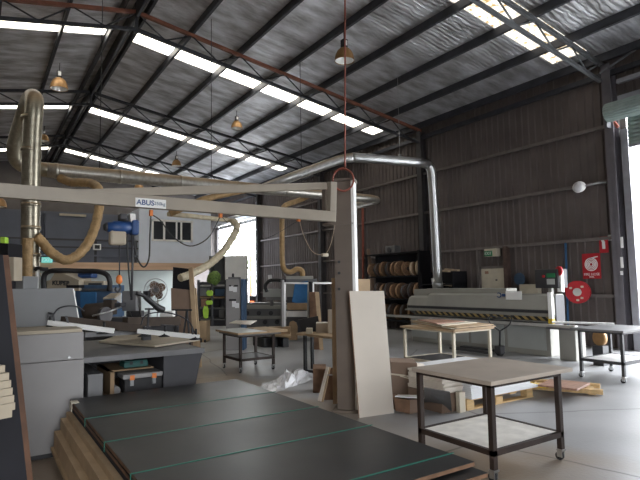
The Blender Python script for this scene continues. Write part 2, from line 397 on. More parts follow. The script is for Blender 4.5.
obj('barrel_bracket', boxes([(W-.5, W-.3, 6.27, 6.29, 5.05, 5.5)]), 'steel_dark', dr)
obj('red_stop', lambda bm: bar(bm, P(609,116,X=W-.2), P(618,127,X=W-.2), .06), 'pipe_red', dr)
# far roller door in the right wall
fd = thing('roller_door', 'pale roller door barrel above the far bright doorway beside the raised office', 'door', (W,27,5.0))
obj('door_barrel', tb([(W-.28,24.95,5.35),(W-.28,30.7,5.35)], .2, 16), 'galv', fd)
obj('door_curtain', lambda bm: curtain(bm, W-.03, 24.95, 30.7, 5.0, 5.2), 'galv', fd)
struct('trim_3', boxes([(W-.1, W+.06, 24.86, 24.98, 0, 5.2), (W-.1, W+.06, 30.7, 30.82, 0, 5.2)]), 'trim_drk')
# trusses across the hall
def truss(y, mt, mb, mw):
    o = thing('roof_truss', '', 'roof truss', (XR, y, 6.5))
    top = [(x, y, zr(x)-.27) for x in (XL+.05, XR, W-.15)]; bot = [(x, y, zr(x)-.70) for x in (XL+.3, XR, W-.3)]
    def chord(bm, pts, w, h):
        for a, b in zip(pts[:-1], pts[1:]): bar(bm, a, b, w, h)
    obj('top_chord', lambda bm: chord(bm, top, .085, .085), mt, o)
    obj('bottom_chord', lambda bm: chord(bm, bot, .075, .075), mb, o)
    nodes = PX[:-1]; xs = [XR]+nodes+[W-.3]
    for side in (1, -1):
        for i in range(len(xs)-1):
            a, b = (xs[i], xs[i+1]); mid = (a+b)/2
            if side < 0: a, b, mid = 2*XR-a, 2*XR-b, 2*XR-mid
            def f(bm):
                tube(bm, [(a,y,zr(a)-.29),(mid,y,zr(mid)-.68)], .02, 6); tube(bm, [(mid,y,zr(mid)-.68),(b,y,zr(b)-.29)], .02, 6)
            obj('web_brace', f, mw, o)
    obj('ridge_post', bx(XR-.04, XR+.04, y-.04, y+.04, zr(XR)-.8, zr(XR)-.05), mb, o)
    return o
TL = {6.46:'grey roof truss crossing the dirty skylight at the upper right corner', 12.6:'roof truss with rust-red top chord, the nearest spanning the whole roof',
      18.74:'dark roof truss just behind the second skylight strip', 24.8:'small distant roof truss above the raised office'}
for y, l in TL.items():
    t = truss(y, 'chord_red' if y == 12.6 else ('chord_grey' if y < 7 else 'steel_dark'), 'chord_grey' if y < 7 else 'steel_dark', 'chord_grey' if y < 7 else 'steel_dark')
    t['label'] = l; t['group'] = 'roof trusses'
struct('wall_brace', lambda bm: bar(bm, (W-.3,6.46,6.42), (W-.1,5.3,6.9), .04), 'chord_grey')
# ------------------------------------------------------------------ raised office and platform at the far end
struct('floor_mezzanine', bx(XL+.1, 9.6, 24.5, 30.95, 2.42, 2.6), 'wall_plain')
struct('trim_4', bx(XL+.1, 9.65, 24.38, 24.5, 2.36, 2.68), 'timber_beam')
oy = 24.6
def office(bm):
    wx0, wx1, wz0, wz1 = 6.69, 8.60, 3.73, 4.70
    box(bm, 6.1, wx0, oy, oy+.1, 2.6, 5.1); box(bm, wx1, 9.55, oy, oy+.1, 2.6, 5.1)
    box(bm, wx0, wx1, oy, oy+.1, 2.6, wz0); box(bm, wx0, wx1, oy, oy+.1, wz1, 5.1)
    box(bm, 9.45, 9.55, oy+.1, 30.9, 2.6, 5.1); box(bm, 6.1, 6.2, oy+.1, 26.6, 2.6, 5.1); box(bm, 6.1, 9.55, oy, 30.9, 5.1, 5.2)
struct('wall_office', office, 'office_pale')
struct('wall_platform', bx(XL+.1, 6.1, 26.6, 26.7, 2.6, 5.1), 'office_grey')
struct('wall_platform_wing', bx(2.4, 6.1, 25.9, 26.6, 2.6, 5.0), 'office_grey')
wn = struct('window_9', boxes([(6.66,8.63,oy-.03,oy+.05,4.64,4.73),(6.66,8.63,oy-.03,oy+.05,3.70,3.79),(6.66,6.75,oy-.03,oy+.05,3.7,4.73),(8.54,8.63,oy-.03,oy+.05,3.7,4.73),
    (7.20,7.29,oy-.03,oy+.05,3.7,4.73),(7.80,7.87,oy-.03,oy+.05,3.7,4.73),(8.02,8.10,oy-.03,oy+.05,3.7,4.73)]), 'white', base=(7.6,oy,3.7))
obj('window_pane', bx(6.7, 8.6, oy+.02, oy+.04, 3.75, 4.68), 'glass_dark', wn)
struct('wall_under_office', bx(XL+.1, 9.4, 28.0, 28.1, 0, 2.42), 'under_white')
rl = thing('platform_railing', 'dark horizontal railing along the raised platform left of the pale office', 'railing', (2,24.55,2.6))
obj('rail', boxes([(XL+.2, 6.05, 24.5, 24.56, z, z+.07) for z in (2.95,)]), 'office_grey', rl)
obj('rail', boxes([(XL+.2, 6.05, 24.5, 24.56, z, z+.06) for z in (3.3,)]), 'bench_dark', rl)
obj('rail', boxes([(XL+.2, 6.05, 24.5, 24.56, z, z+.07) for z in (3.62,)]), 'bench_dark', rl)
for x in (-5, -2.5, 0, 2.3, 4.25, 5.95): obj('rail_post', bx(x-.05, x+.05, 24.56, 24.62, 2.6, 3.7), 'bench_dark', rl)
def sticker(name, label, cat, c, w, h, m, axis='Y', t=.03, group=None):
    x, y, z = c
    if axis == 'Y': return tag(obj(name, bx(x-w/2, x+w/2, y-t, y, z-h/2, z+h/2), m), label, cat, group)
    return tag(obj(name, bx(x-t, x, y-w/2, y+w/2, z-h/2, z+h/2), m), label, cat, group)
q = P(97,247,Y=24.45); sp_ = thing('wall_speaker', 'small square white-framed speaker on the platform railing', 'speaker', q)
obj('speaker_frame', boxes([(q.x-.16,q.x+.16,24.4,24.5,q.z-.13,q.z+.13)]), 'white', sp_, bev=.01)
obj('speaker_grille', boxes([(q.x-.1,q.x+.1,24.38,24.4,q.z-.08,q.z+.08)]), 'black', sp_)
q = P(47,260,Y=24.3); e = thing('exit_sign', 'glowing blue-green exit sign above the timber beam at left', 'exit sign', q)
obj('sign_box', bx(q.x-.2, q.x+.2, 24.25, 24.38, q.z-.11, q.z+.11), 'exit_glow', e, bev=.01)
text(e, 'EXIT', .2, (q.x, 24.245, q.z), (1,0,0), (0,0,1), 'white')
q = P(73,215,Y=25.8); tag(obj('tube_light', bx(q.x-.55, q.x+.55, 25.8, 25.9, q.z-.05, q.z+.05), 'cream'), 'unlit tube light fixed to the grey platform wall', 'light')
# far doorway: things standing in it
cb = thing('storage_container', 'tall grey-white steel container with open dark end by the far doorway', 'container', (6.5,15.5,0))
def contn(bm):
    box(bm, 10.3, 11.9, 22.2, 25.4, 2.9, 3.0); box(bm, 11.82, 11.9, 22.2, 25.4, 0, 2.9); box(bm, 10.3, 10.38, 22.2, 25.4, 0, 2.9); box(bm, 10.3, 11.9, 25.3, 25.4, 0, 2.9); box(bm, 10.3, 11.9, 22.2, 25.4, 0, .1)
bpy.data.objects.remove(cb)
cb = thing('storage_container', 'tall grey-white steel cabinet box with open dark side by the far doorway', 'container', (P(226.5,300,d=22).x,P(226.5,300,d=22).y,0), -.48)
def loc(f): return f
obj('shell', boxes([(-.68,.86,-.35,1.0,2.75,2.82),(-.68,-.63,-.35,1.0,0,2.75),(.81,.86,-.35,1.0,0,2.75),(-.68,.86,.95,1.0,0,2.75),(-.63,.81,-.35,.95,0,.08),(-.05,.0,-.35,1.15,0,2.75)]), 'panel_grey2', cb, local=True)
obj('closed_door', bx(-.02, .86, -.40, -.35, .05, 2.8), 'white', cb, local=True, bev=.01)  # white carries the doorway's glow over this face
# ================================================================== JIB CRANE
cr = thing('jib_crane', 'cream swing-arm crane on a square floor column in the middle of the hall', 'crane', (3.98,5.55,0))
cx, cyy = 4.0, 5.55
def colm(bm):
    R = Matrix.Translation((cx,cyy,0)) @ Matrix.Rotation(-.78, 4, 'Z')
    v0 = len(bm.verts); box(bm, -.13, .10, -.12, .12, .02, 2.92); box(bm, -.19, .19, -.19, .19, 0, .03)
    bm.transform(R)
obj('column', colm, 'column', cr, bev=.004)
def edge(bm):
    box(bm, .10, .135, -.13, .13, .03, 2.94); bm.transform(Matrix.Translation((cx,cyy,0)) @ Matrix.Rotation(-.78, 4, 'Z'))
obj('lit_side_plate', edge, 'white', cr, label='side plate painted white for the doorway light')  # white stands in for doorway light on the column's right face
def colcap(bm):
    box(bm, -.16, .15, -.14, .14, 2.92, 2.955); bm.transform(Matrix.Translation((cx,cyy,0)) @ Matrix.Rotation(-.78, 4, 'Z'))
obj('cap_plate', colcap, 'column', cr)
def brk(bm):
    box(bm, -.28, .12, -.13, .13, 2.35, 2.38); bm.transform(Matrix.Translation((cx,cyy,0)) @ Matrix.Rotation(-.78, 4, 'Z'))
obj('lower_bracket', brk, 'column', cr)
def hole(bm):
    for z in (1.78, 1.6, 1.42): disc(bm, P(339,262 if z > 1.7 else (273 if z > 1.5 else 289),d=6.62), FW, .018, .02, 10)
obj('bolt_hole', hole, 'black', cr)
A0 = P(334,217,d=6.45); A1 = P(0,190.5,d=4.6); dirA = (A1-A0).normalized(); A2 = A1+dirA*1.2
obj('arm_beam', lambda bm: bar(bm, A0, A2, .08, .125), 'crane_cream', cr, bev=.004)
K0 = P(326,186,d=6.45); K1 = P(64,195.5,d=4.92); K0b = P(331,222,d=6.45)
obj('tie_beam', lambda bm: bar(bm, K0, K1-(K1-K0).normalized()*0-Vector((0,.055,0)), .05, .085), 'crane_cream', cr, bev=.003)
obj('pivot_post', lambda bm: bar(bm, P(332,182,d=6.45), K0b, .09, .09), 'crane_cream', cr, bev=.004)
obj('pivot_inner_post', lambda bm: bar(bm, P(326,190,d=6.5), P(326,213,d=6.5), .07, .07), 'column', cr)
def pin(bm):
    disc(bm, P(314,217.5,d=6.33), FW, .026, .06, 10); disc(bm, P(302,217,d=6.28), FW, .012, .06, 8)
obj('pivot_pin', pin, 'black', cr)
# name plate with lettering on the beam
side = dirA.cross(Vector((0,0,1))).normalized(); side = side if side.dot(EYE-A0) > 0 else -side
def onbeam(x, y, out=.045):
    v = FW*F+RT*(x-320)-UP*(y-240); n = side; k = (A0+side*out-EYE).dot(n)/v.dot(n); return EYE+v*k
c0, c1 = onbeam(135.5,202), onbeam(166,204.5)
tx = (c1-c0).normalized(); up_ = Vector((0,0,1))
pl = obj('name_plate', lambda bm: prism(bm, [c0+up_*.045-side*.003, c1+up_*.045-side*.003, c1-up_*.045-side*.003, c0-up_*.045-side*.003], side*.003), 'white', cr)
L = (c1-c0).length
text(cr, 'ABUS', .072, c0+tx*L*.32+side*.002, tx, (0,0,1), 'blue', bold=.0012)
text(cr, '250kg', .046, c0+tx*L*.79+side*.002, tx, (0,0,1), 'blue_dull')
# hoist hanging from the beam
hp = onbeam(122,222,0); hx, hy, hz = hp
ho = thing('chain_hoist', 'blue electric chain hoist with pale chain bag under the crane arm', 'hoist', (hx,hy,hz))
q0, q1 = onbeam(107,227,0), onbeam(138,228,0)
obj('motor_body', tb([q0, q0+(q1-q0)*.15, q0+(q1-q0)*.2, q0+(q1-q0)*.75], [.045,.05,.062,.062], 16), 'blue', ho)
obj('gear_case', lambda bm: bar(bm, q0+(q1-q0)*.76, q1, .13, .15), 'blue', ho, bev=.02)
obj('trolley', lambda bm: bar(bm, onbeam(119,217,0), onbeam(126,217.5,0), .13, .06), 'machine_drk', ho, bev=.01)
obj('end_cover', tb([q0-(q1-q0)*.1, q0], [.03,.05], 14), 'machine_drk', ho)
obj('hook_block', lambda bm: bar(bm, onbeam(132,214,0), onbeam(133,226,0), .05, .06), 'alu', ho)
g0 = onbeam(117.5,238,0)
obj('chain_bag', bx(g0.x-.075, g0.x+.075, g0.y-.05, g0.y+.05, g0.z-.07, g0.z+.07), 'beige', ho, bev=.02)
ch = [onbeam(119.5,y,0) for y in (245,277)]
obj('chain', tb(ch, .006, 6), 'steel_dark', ho)
obj('hook_weight', lambda bm: tube(bm, [onbeam(119.2,y,0) for y in (275,277,282,284)], [.012,.028,.03,.012], 12), 'orange', ho, label='orange hook block')
obj('hook', tb(smooth([onbeam(x,y,0) for x,y in ((119,284),(120.5,288),(118,292),(115.5,290),(116,287))]), .009, 8), 'steel_dark', ho)
obj('control_cable', tb(smooth([onbeam(127,228,0), onbeam(127.5,250,0), onbeam(129,275,0), onbeam(131,297,0)]), .008, 6), 'black', ho)
obj('pendant_chain', tb([onbeam(132.5,226,0), onbeam(132.5,262,0), onbeam(131.5,300,0)], .011, 6), 'machine_drk', ho)
cab = thing('festoon_cable', 'black power cable hanging in loops below the crane beam', 'cable', onbeam(151,214,0))
obj('cable_loop', tb(smooth([onbeam(133,222,0), onbeam(134.5,245,0), onbeam(138,260,0), onbeam(144,267,0), onbeam(149,258,0), onbeam(150,235,0), onbeam(151,214,0)]), .008, 6), 'black', cab)
obj('cable_loop', tb(smooth([onbeam(151,214,0), onbeam(161,221,0), onbeam(172,236,0), onbeam(190,246,0), onbeam(208,238,0), onbeam(219,219,0), onbeam(221,216,0)]), .006, 6), 'black', cab)
obj('cable_loop', tb(smooth([onbeam(221,216,0), onbeam(232,226,0), onbeam(260,240,0), onbeam(296,222,0), onbeam(299,219,0)]), .003, 6), 'black', cab)
obj('cable_loop', tb(smooth([onbeam(299,219,0), onbeam(304,236,0), onbeam(313,252,0), onbeam(325,254,0), onbeam(331,243,0), onbeam(335,225,0)]), .003, 6), 'spool_pale', cab)
for x, y in ((151,213),(220.5,215),(298.5,219)): obj('cable_clip', lambda bm: (lambda c: box(bm, c.x-.015,c.x+.015,c.y-.02,c.y+.02,c.z-.03,c.z+.03))(onbeam(x,y,0)), 'orange', cab)
q = P(325,255,d=6.4); tag(obj('plug_connector', bx(q.x-.04,q.x+.04,q.y-.02,q.y+.02,q.z-.02,q.z+.02), 'cream', bev=.005), 'small pale plug dangling left of the crane column', 'plug')
# red air hose from the roof, coiled at the column top
D0 = 6.5
hs = [P(345,y,d=D0) for y in (-40,0,40,80,120,160,168)]
def coil(bm):
    c = P(343.5,179,d=D0); pts = [c+RT*.13*math.cos(a)+UP*.14*math.sin(a)+FW*.01*a for a in [PI/2+i*PI/12 for i in range(50)]]
    tube(bm, hs+pts, .010, 7)
tag(obj('air_hose', coil, 'pipe_red'), 'thin rust-red air hose dropping from the roof to a coil on the crane column', 'hose')
# ================================================================== DUCTS
dz = 4.0
b0, b1 = P(47,170,z=dz), P(372,199,z=dz)
def bigduct(bm):
    k = 26; pts = []; rs = []
    for i in range(k+1):
        t = i/k; pts.append(b0.lerp(b1, t)); rs.append(.155-.035*t)
    tube(bm, pts+[b1+Vector((.25,.12,0)), b1+Vector((.36,.4,.0)), b1+Vector((.36,1.2,0))], rs+[.12,.12,.12], 18)
du = thing('dust_duct', 'large dusty spiral extraction duct running across the hall above the crane arm', 'duct', b0)
obj('duct_pipe', bigduct, 'duct_run', du)
def band(bm, t):
    c = b0.lerp(b1, t); a = (b1-b0).normalized(); tube(bm, [c-a*.03, c+a*.03], .163-.035*t, 18)
for t in (.02, .17, .33, .5, .66, .83): obj('joint_band', lambda bm: band(bm, t), 'duct_run', du)
for t in (.12, .42, .72):
    c = b0.lerp(b1, t); obj('hanger_rod', tb([c+Vector((0,0,.12)), Vector((c.x,c.y,zr(c.x)-.1))], .008, 6), 'steel_dark', du)
# riser with inverted U joining the left end
ri = thing('dust_duct', 'tall dusty vertical duct looping over at its top on the left', 'duct', P(33,290,d=9.0))
dd = 9.1
pts = smooth([P(29.5,292,d=dd), P(30.5,240,d=dd), P(31,180,d=dd), P(32.5,130,d=dd), P(34,110,d=dd), P(34.5,100,d=dd+.08), P(32,97.5,d=dd+.5), P(27,106,d=dd+.9), P(20,128,d=dd+1.1), P(15,148,d=dd+1.2), P(17,160,d=dd+1.3), P(28,167,d=dd+1.5), b0+Vector((.1,0,0))], 4)
obj('duct_pipe', tb(pts, .148, 18), 'duct_rise', ri)
for y in (118,150,205,228,255,275):
    c = P(31,y,d=dd); obj('joint_band', tb([c-Vector((0,0,.03)), c+Vector((0,0,.03))], .157, 18), 'duct_rise', ri)
obj('side_spout', tb(smooth([P(28,238,d=dd-.25), P(27.5,250,d=dd-.25), P(27,268,d=dd-.22), P(26.5,283,d=dd-.2)]), [.07]+[.08]*11+[.09]*7 if False else .085, 14), 'hose_tan', ri)
obj('collar', tb([P(27,284,d=dd-.2), P(27,291,d=dd-.2)], .09, 14), 'galv', ri)
hz_ = smooth([P(36,236,d=dd-.05), P(42,242,d=dd), P(52,253,d=dd), P(67,260,d=dd+.1), P(83,250,d=dd+.3), P(94,230,d=dd+.6), P(99.5,205,d=dd+.9), P(99,190,d=dd+1.1), P(92,183.5,d=dd+1.3), P(80,182.5,d=dd+1.4), P(70,182,d=dd+1.5), P(60,178,d=dd+1.6)], 6)
def ribhose(bm, pts, r, n=12):
    rs = [r*(1+.05*(1 if i % 2 else -1)) for i in range(len(pts))]; tube(bm, pts, rs, n)
tag(obj('flexible_hose', lambda bm: ribhose(bm, hz_, .085), 'hose_tan'), 'tan flexible hose sagging in a U from the vertical duct', 'hose')
# thin bright duct above the edge machine
td = thing('branch_duct', 'shiny thin duct coming down on the long grey machine from above', 'duct', (11,10.85,1.45))
tp = smooth([P(438,285,X=11), P(434,210,X=10.75), P(432,180,X=10.62), P(431,170,X=10.55), P(427,164.5,X=10.4), P(418,162.5,z=4.85), P(400,161,z=4.85), P(372,158.8,z=4.85), P(352,157.5,z=4.85)], 5)
obj('duct_pipe', tb(tp, .125, 16), 'duct_bright', td)
tp2 = [P(354,157.5,z=4.85), P(346,158.5,z=4.84), P(338,160.5,z=4.78), P(300,174,z=4.4), P(264,188,z=4.0)]
obj('sloping_pipe', tb(tp2, [.125,.125,.125,.12,.12], 16), 'duct_bright_run', td)
obj('flange', tb([P(436.5,278,X=11), P(438,288,X=11)], .15, 16), 'galv', td)
c = P(400,160,z=4.92); obj('hanger_rod', tb([c, Vector((c.x,c.y,zr(c.x)-.1))], .006, 6), 'galv', td)
obj('hanger_clip', lambda bm: bar(bm, c-Vector((0,0,.02)), c+Vector((0,0,.16)), .06, .06), 'galv', td)
# tan duct that doubles back and drops a hose to the left machines
h1 = thing('branch_duct', 'tan duct branching below the large duct and doubling back toward the far doorway', 'duct', P(210,205,Y=11.5))
obj('duct_pipe', tb([P(272,186,Y=11.6), P(240,191,Y=11.6), P(204,199,Y=11.7), P(170,213.5,Y=11.8)], .075, 12), 'hose_tan', h1)
obj('lower_pipe', tb([P(168,214,Y=11.9), P(190,216,Y=12), P(236,221,Y=12.3)], .055, 12), 'hose_pale', h1)
tag(obj('flexible_hose', lambda bm: ribhose(bm, smooth([P(233,221,Y=12.2), P(237,227,Y=12), P(231,240,Y=11.9), P(219,256,Y=11.7), P(205,267,Y=11.5), P(190,274.5,Y=11.3), P(180,278,Y=11.2)], 7), .085), 'hose_pale'), 'pale flexible hose curving down in front of the far doorway', 'hose')
# tan drop duct to the fenced machine
dr2 = thing('branch_duct', 'tan duct dropping vertically to the fenced machine and bending at its foot', 'duct', P(282,272,d=14.3))
obj('duct_pipe', tb(smooth([P(330,189,d=15.2), P(318,192,d=15), P(300,200,d=14.7), P(288,204,d=14.5), P(283,208,d=14.4), P(282,216,d=14.3), P(282,240,d=14.3), P(282.5,262,d=14.3), P(285,270,d=14.2), P(291,272,d=14.2), P(297,269,d=14.2), P(302,271,d=14.2), P(302.5,276,d=14.2)], 4), .07, 12), 'hose_tan', dr2)
# ================================================================== LAMPS
def lamp(p, R, label, first=[None]):
    if first[0] is None:
        o = thing('high_bay_lamp', label, 'lamp', p, 0, 'high bay lamps under the roof')
        r = R
        obj('reflector', lambda bm: lathe(bm, [(r,0),(r*.98,r*.15),(r*.9,r*.6),(r*.72,r*1.0),(r*.45,r*1.28),(r*.25,r*1.36),(r*.24,r*1.34),(r*.42,r*1.24),(r*.68,r*.96),(r*.86,r*.57),(r*.94,r*.1),(r*.96,0),(r,0)], 24), 'amber', o, local=True)
        obj('inner_lining', lambda bm: lathe(bm, [(r*.935,.01),(r*.92,r*.1),(r*.84,r*.43),(r*.66,r*.74),(r*.40,r*.98),(.01,r*1.0)], 24), 'lamp_in', o, local=True)
        obj('bulb', lambda bm: lathe(bm, [(.002,r*.3),(r*.2,r*.38),(r*.25,r*.55),(r*.15,r*.8),(r*.1,r*1.0)], 12), 'white', o, local=True)
        g = obj('gear_box', lambda bm: box(bm, -r*.27, r*.27, -r*.27, r*.27, r*1.36, r*2.2), 'machine_drk', o, local=True, bev=.01)
        obj('hanger', lambda bm: tube(bm, [(0,0,r*2.2),(0,0,r*3.2)], .012, 6), 'steel_dark', o, local=True)
        obj('white_label', bx(-r*.16, r*.16, -r*.3, -r*.27, r*1.55, r*2.05), 'white', g, local=True)
        first[0] = (o, R); return o
    o = dup(first[0][0], loc=p, label=label); s = R/first[0][1]*1.0; o.scale = (s,s,s); return o
lamp(P(344.5,61,d=12.4), .235, 'large amber high bay lamp with white inside, right of centre near the top')
lamp(P(59,89,d=14), .225, 'amber high bay lamp hanging above the top of the vertical duct at left')
lamp(P(236.8,128.5,d=17), .185, 'small amber lamp just above the second skylight strip')
lamp(P(176.5,166,d=19.5), .175, 'tiny amber lamp just above the large horizontal duct')
lamp(P(139,189,d=23), .2, 'tiny amber lamp peeking out below the large duct, above the crane beam')
lamp(P(44,141,d=18.5), .17, 'small amber lamp half hidden behind the vertical duct')
q = P(579,187,X=W-.45); fl = thing('flood_light', 'oval white floodlight on a bracket high on the ribbed wall', 'light', q)
obj('lamp_body', lambda bm: lathe(bm, [(.02,-.07),(.10,-.065),(.15,-.03),(.17,.0),(.16,.03),(.12,.05)], 20, Matrix.Translation(q) @ Matrix.Diagonal((1,1,.8,1)) @ Matrix.Rotation(PI/2, 4, 'Y') @ Matrix.Rotation(0,4,'X')), 'white', fl)
obj('lamp_glass', lambda bm: lathe(bm, [(.12,-.03),(.10,-.07),(.04,-.085),(.002,-.085)], 20, Matrix.Translation(q) @ Matrix.Rotation(PI/2, 4, 'Y')), 'plastic', fl)
obj('bracket', tb([q+Vector((.0,-.15,0)), q+Vector((.1,-.4,.04)), Vector((W-.1, q.y-.5, q.z+.06))], .022, 8), 'galv', fl)
q = P(400,2,Y=9.0); 
t = thing('tube_light', 'white tube light on the ceiling above the high bay lamp, cut by the top edge', 'light', q)
qa, qb = P(391,8,Y=9.4), P(410,-3,Y=9.0)
obj('tube_housing', lambda bm: bar(bm, qa, qb, .12, .06), 'white', t, bev=.01)
obj('hanger', tb([(qa+qb)/2, Vector(((qa+qb).x/2,(qa+qb).y/2,zr((qa+qb).x/2)-.02))], .008), 'steel_dark', t)
# ================================================================== RIGHT WALL FITTINGS
X0 = W-.14
dox = thing('exit_door', 'cream fire exit door in the ribbed wall behind the long machine', 'door', (X0,9.95,0))
obj('door_leaf', bx(W-.10, W-.05, 9.52, 10.36, 0, 1.95), 'cream', dox, bev=.005)
obj('door_frame', boxes([(W-.12,W-.04,9.48,9.52,0,2.0),(W-.12,W-.04,10.36,10.41,0,2.0),(W-.12,W-.04,9.48,10.41,1.95,2.02)]), 'girt', dox)
obj('door_lever', boxes([(W-.16,W-.10,9.62,9.74,1.0,1.03)]), 'galv', dox)
obj('small_plate', bx(W-.11, W-.10, 10.1, 10.22, 1.8, 1.88), 'wood_red', dox)
obj('small_plate', bx(W-.11, W-.10, 9.8, 9.86, 1.6, 1.64), 'machine_drk', dox)
q = P(490.5,253,X=W-.2); ex = thing('exit_sign', 'green exit sign over the cream door in the right wall', 'exit sign', q)
obj('sign_box', bx(q.x-.02, q.x+.16, q.y-.22, q.y+.2, q.z-.1, q.z+.12), 'cream', ex, bev=.01)
obj('sign_face', bx(q.x-.03, q.x-.02, q.y-.08, q.y+.2, q.z-.09, q.z+.06), 'exit_green', ex)
text(ex, 'EXIT', .12, (q.x-.032, q.y+.06, q.z-.015), (0,-1,0), (0,0,1), 'white')
def wsign(name, label, cat, x0, y0, x1, y1, m, X=W-.05):
    a, b = P(x0,y0,X=X), P(x1,y1,X=X); z1, z0 = a.z, b.z; ya, yb = max(a.y,b.y), min(a.y,b.y)
    t = thing(name, label, cat, (X,(ya+yb)/2,z0)); obj('sign_board', bx(X-.01, X, yb, ya, z0, z1), m, t); return t, (ya+yb)/2, (z0+z1)/2, ya-yb, z1-z0
t, yc, zc, w_, h_ = wsign('fire_hose_sign', 'large red fire hose reel sign with white coil on the ribbed wall', 'sign', 582,254,601.5,278.5,'red')
def spiral(bm):
    for r in (.045,.08,.115,.15,):
        pts = [(W-.064, yc+r*math.cos(a), zc+.04+r*math.sin(a)) for a in [i*PI/14 for i in range(29)]]; tube(bm, pts, .012, 6)
    tube(bm, [(W-.064,yc,zc+.19),(W-.064,yc-.1,zc+.21),(W-.064,yc-.17,zc+.22)], .012, 6)
obj('hose_symbol', spiral, 'white', t)
text(t, 'FIRE HOSE', .085, (W-.063, yc, zc-h_*.33), (0,-1,0), (0,0,1), 'white')
text(t, 'REEL', .06, (W-.063, yc, zc-h_*.43), (0,-1,0), (0,0,1), 'white')
t, yc, zc, w_, h_ = wsign('extinguisher_sign', 'small red fire extinguisher sign above the large red sign', 'sign', 599,237,609,252.5,'red', W-.045)
obj('extinguisher_symbol', lambda bm: (box(bm, W-.065, W-.056, yc-.035, yc+.035, zc-.1, zc+.08), box(bm, W-.065, W-.056, yc-.015, yc+.05, zc+.08, zc+.11)), 'white', t)
t, yc, zc, w_, h_ = wsign('paper_note', 'small white paper note beside the red extinguisher sign', 'sign', 608,235,611.5,240.5,'white', W-.04)
for i, (y0, y1) in enumerate(((237,248),(257,268),(271,275))):
    a, b = P(621.5,y0,X=W-.3), P(622,y1,X=W-.3)
    tag(obj('edge_sticker', bx(W-.302, W-.296, a.y-.03, a.y+.03, b.z, a.z), 'white'), ['topmost pale sticker strip on the wall column beside the doorway','middle pale sticker strip on the wall column beside the doorway','lowest pale sticker on the wall column beside the doorway'][i], 'sticker', 'stickers on the wall column')
# hose reel
q = P(578,292,X=W-.35); hr = thing('fire_hose_reel', 'red fire hose reel with silver hub mounted low on the ribbed wall', 'fire hose reel', q)
ax = Vector((1,.32,0)).normalized()
def rim(bm):
    disc(bm, q-ax*.06, ax, .27, .02, 32); disc(bm, q+ax*.09, ax, .27, .02, 32)
obj('reel_disc', rim, 'red', hr)
obj('hose_coil', lambda bm: disc(bm, q+ax*.015, ax, .22, .13, 28), 'black', hr)
obj('hub', lambda bm: disc(bm, q-ax*.08, ax, .095, .03, 24), 'alu', hr)
obj('wall_bracket', lambda bm: bar(bm, q+ax*.05, Vector((W-.04,q.y-.1,q.z)), .07), 'steel_dark', hr)
def labl(bm):
    s = ax.cross(Vector((0,0,1))).normalized()
    for a, r in ((2.3,.17),(.6,.17),(4.1,.17),(4.7,.19)):
        c = q-ax*.075+s*(-r*math.cos(a))+Vector((0,0,r*math.sin(a))); bar(bm, c-s*.03, c+s*.03, .012, .045)
obj('white_sticker', labl, 'cream', hr)
tag(obj('blue_pipe', tb([P(565.5,243,X=W-.12), P(566.5,275,X=W-.12), P(568,320,X=W-.12), P(569,346,X=W-.12)], .028, 10), 'pipe_blue'), 'thin blue water pipe running down the ribbed wall left of the hose reel', 'pipe')
tag(obj('red_pipe', tb([P(362.5,200,X=W-.15), P(363,240,X=W-.15), P(363,268,X=W-.15), P(364,324.5,X=W-.15)], .045, 10), 'pipe_red'), 'dull red vertical pipe on the far part of the ribbed wall', 'pipe')
q = P(519.5,279,X=W-.12); tag(obj('blue_round_sign', lambda bm: disc(bm, q, (1,0,0), .17, .015, 26), 'blue_dull'), 'round dark blue sign on the ribbed wall right of the cream door', 'sign')
ccc = thing('electrical_box', 'pale electrical box on the wall under the round blue sign', 'box', P(528,290,X=W-.2))
q = P(528,290,X=W-.2); obj('box_body', bx(q.x-.02, W-.05, q.y-.3, q.y+.25, q.z-.1, q.z+.4-.25), 'cream', ccc, bev=.01)
# ================================================================== EDGE BANDING MACHINE along the right wall
eb = thing('edge_banding_machine', 'long grey woodworking machine with striped hood edge along the right wall', 'machine', (10.6,8.5,0))
xf = 10.0; ya, yb = 6.62, 10.9     # near end, far end
obj('base_cabinet', boxes([(xf+.05, 10.5, ya+.1, yb, 0, .68)]), 'machine', eb, bev=.01)
def panels(bm):
    for i in range(4):
        y0 = ya+.2+i*1.05; box(bm, xf+.03, xf+.05, y0, y0+.95, .12, .6)
obj('base_door', panels, 'machine_lt', eb)
obj('hood', lambda bm: prism(bm, [(xf+.02,ya,.86),(xf+.02,ya,.98),(xf+.10,ya,1.26),(xf+.2,ya,1.30),(10.42,ya,1.30),(10.42,ya,.7),(xf+.3,ya,.7)], (0,10.3-ya,0)), 'machine', eb, bev=.01)
obj('low_hood', lambda bm: prism(bm, [(xf+.02,10.3,.86),(xf+.02,10.3,.98),(xf+.10,10.3,1.18),(xf+.2,10.3,1.22),(10.42,10.3,1.22),(10.42,10.3,.7),(xf+.3,10.3,.7)], (0,.75,0)), 'machine', eb, bev=.01)
obj('end_plate', bx(xf+.12, 10.42, ya-.02, ya, .72, 1.28), 'machine_drk', eb)
obj('rear_duct_box', bx(10.42, 11.1, 10.3, 11.2, .5, 1.40), 'machine', eb, bev=.01)
obj('raised_cover', bx(10.35, 10.75, 8.0, 10.6, 1.28, 1.42), 'machine', eb, bev=.01)
obj('black_groove', bx(xf-.005, xf+.02, ya, yb+.1, .90, .965), 'machine_drk', eb)
obj('hazard_stripe', bx(xf-.01, xf+.1, ya+.02, yb-.2, .745, .83), 'hazard', eb)
obj('pressure_beam', bx(xf-.02, xf+.2, ya, yb+.2, .83, .87), 'machine', eb)
obj('conveyor_track', boxes([(xf-.3, xf+.2, ya-.1, yb+.3, .66, .70)]), 'machine_drk', eb)
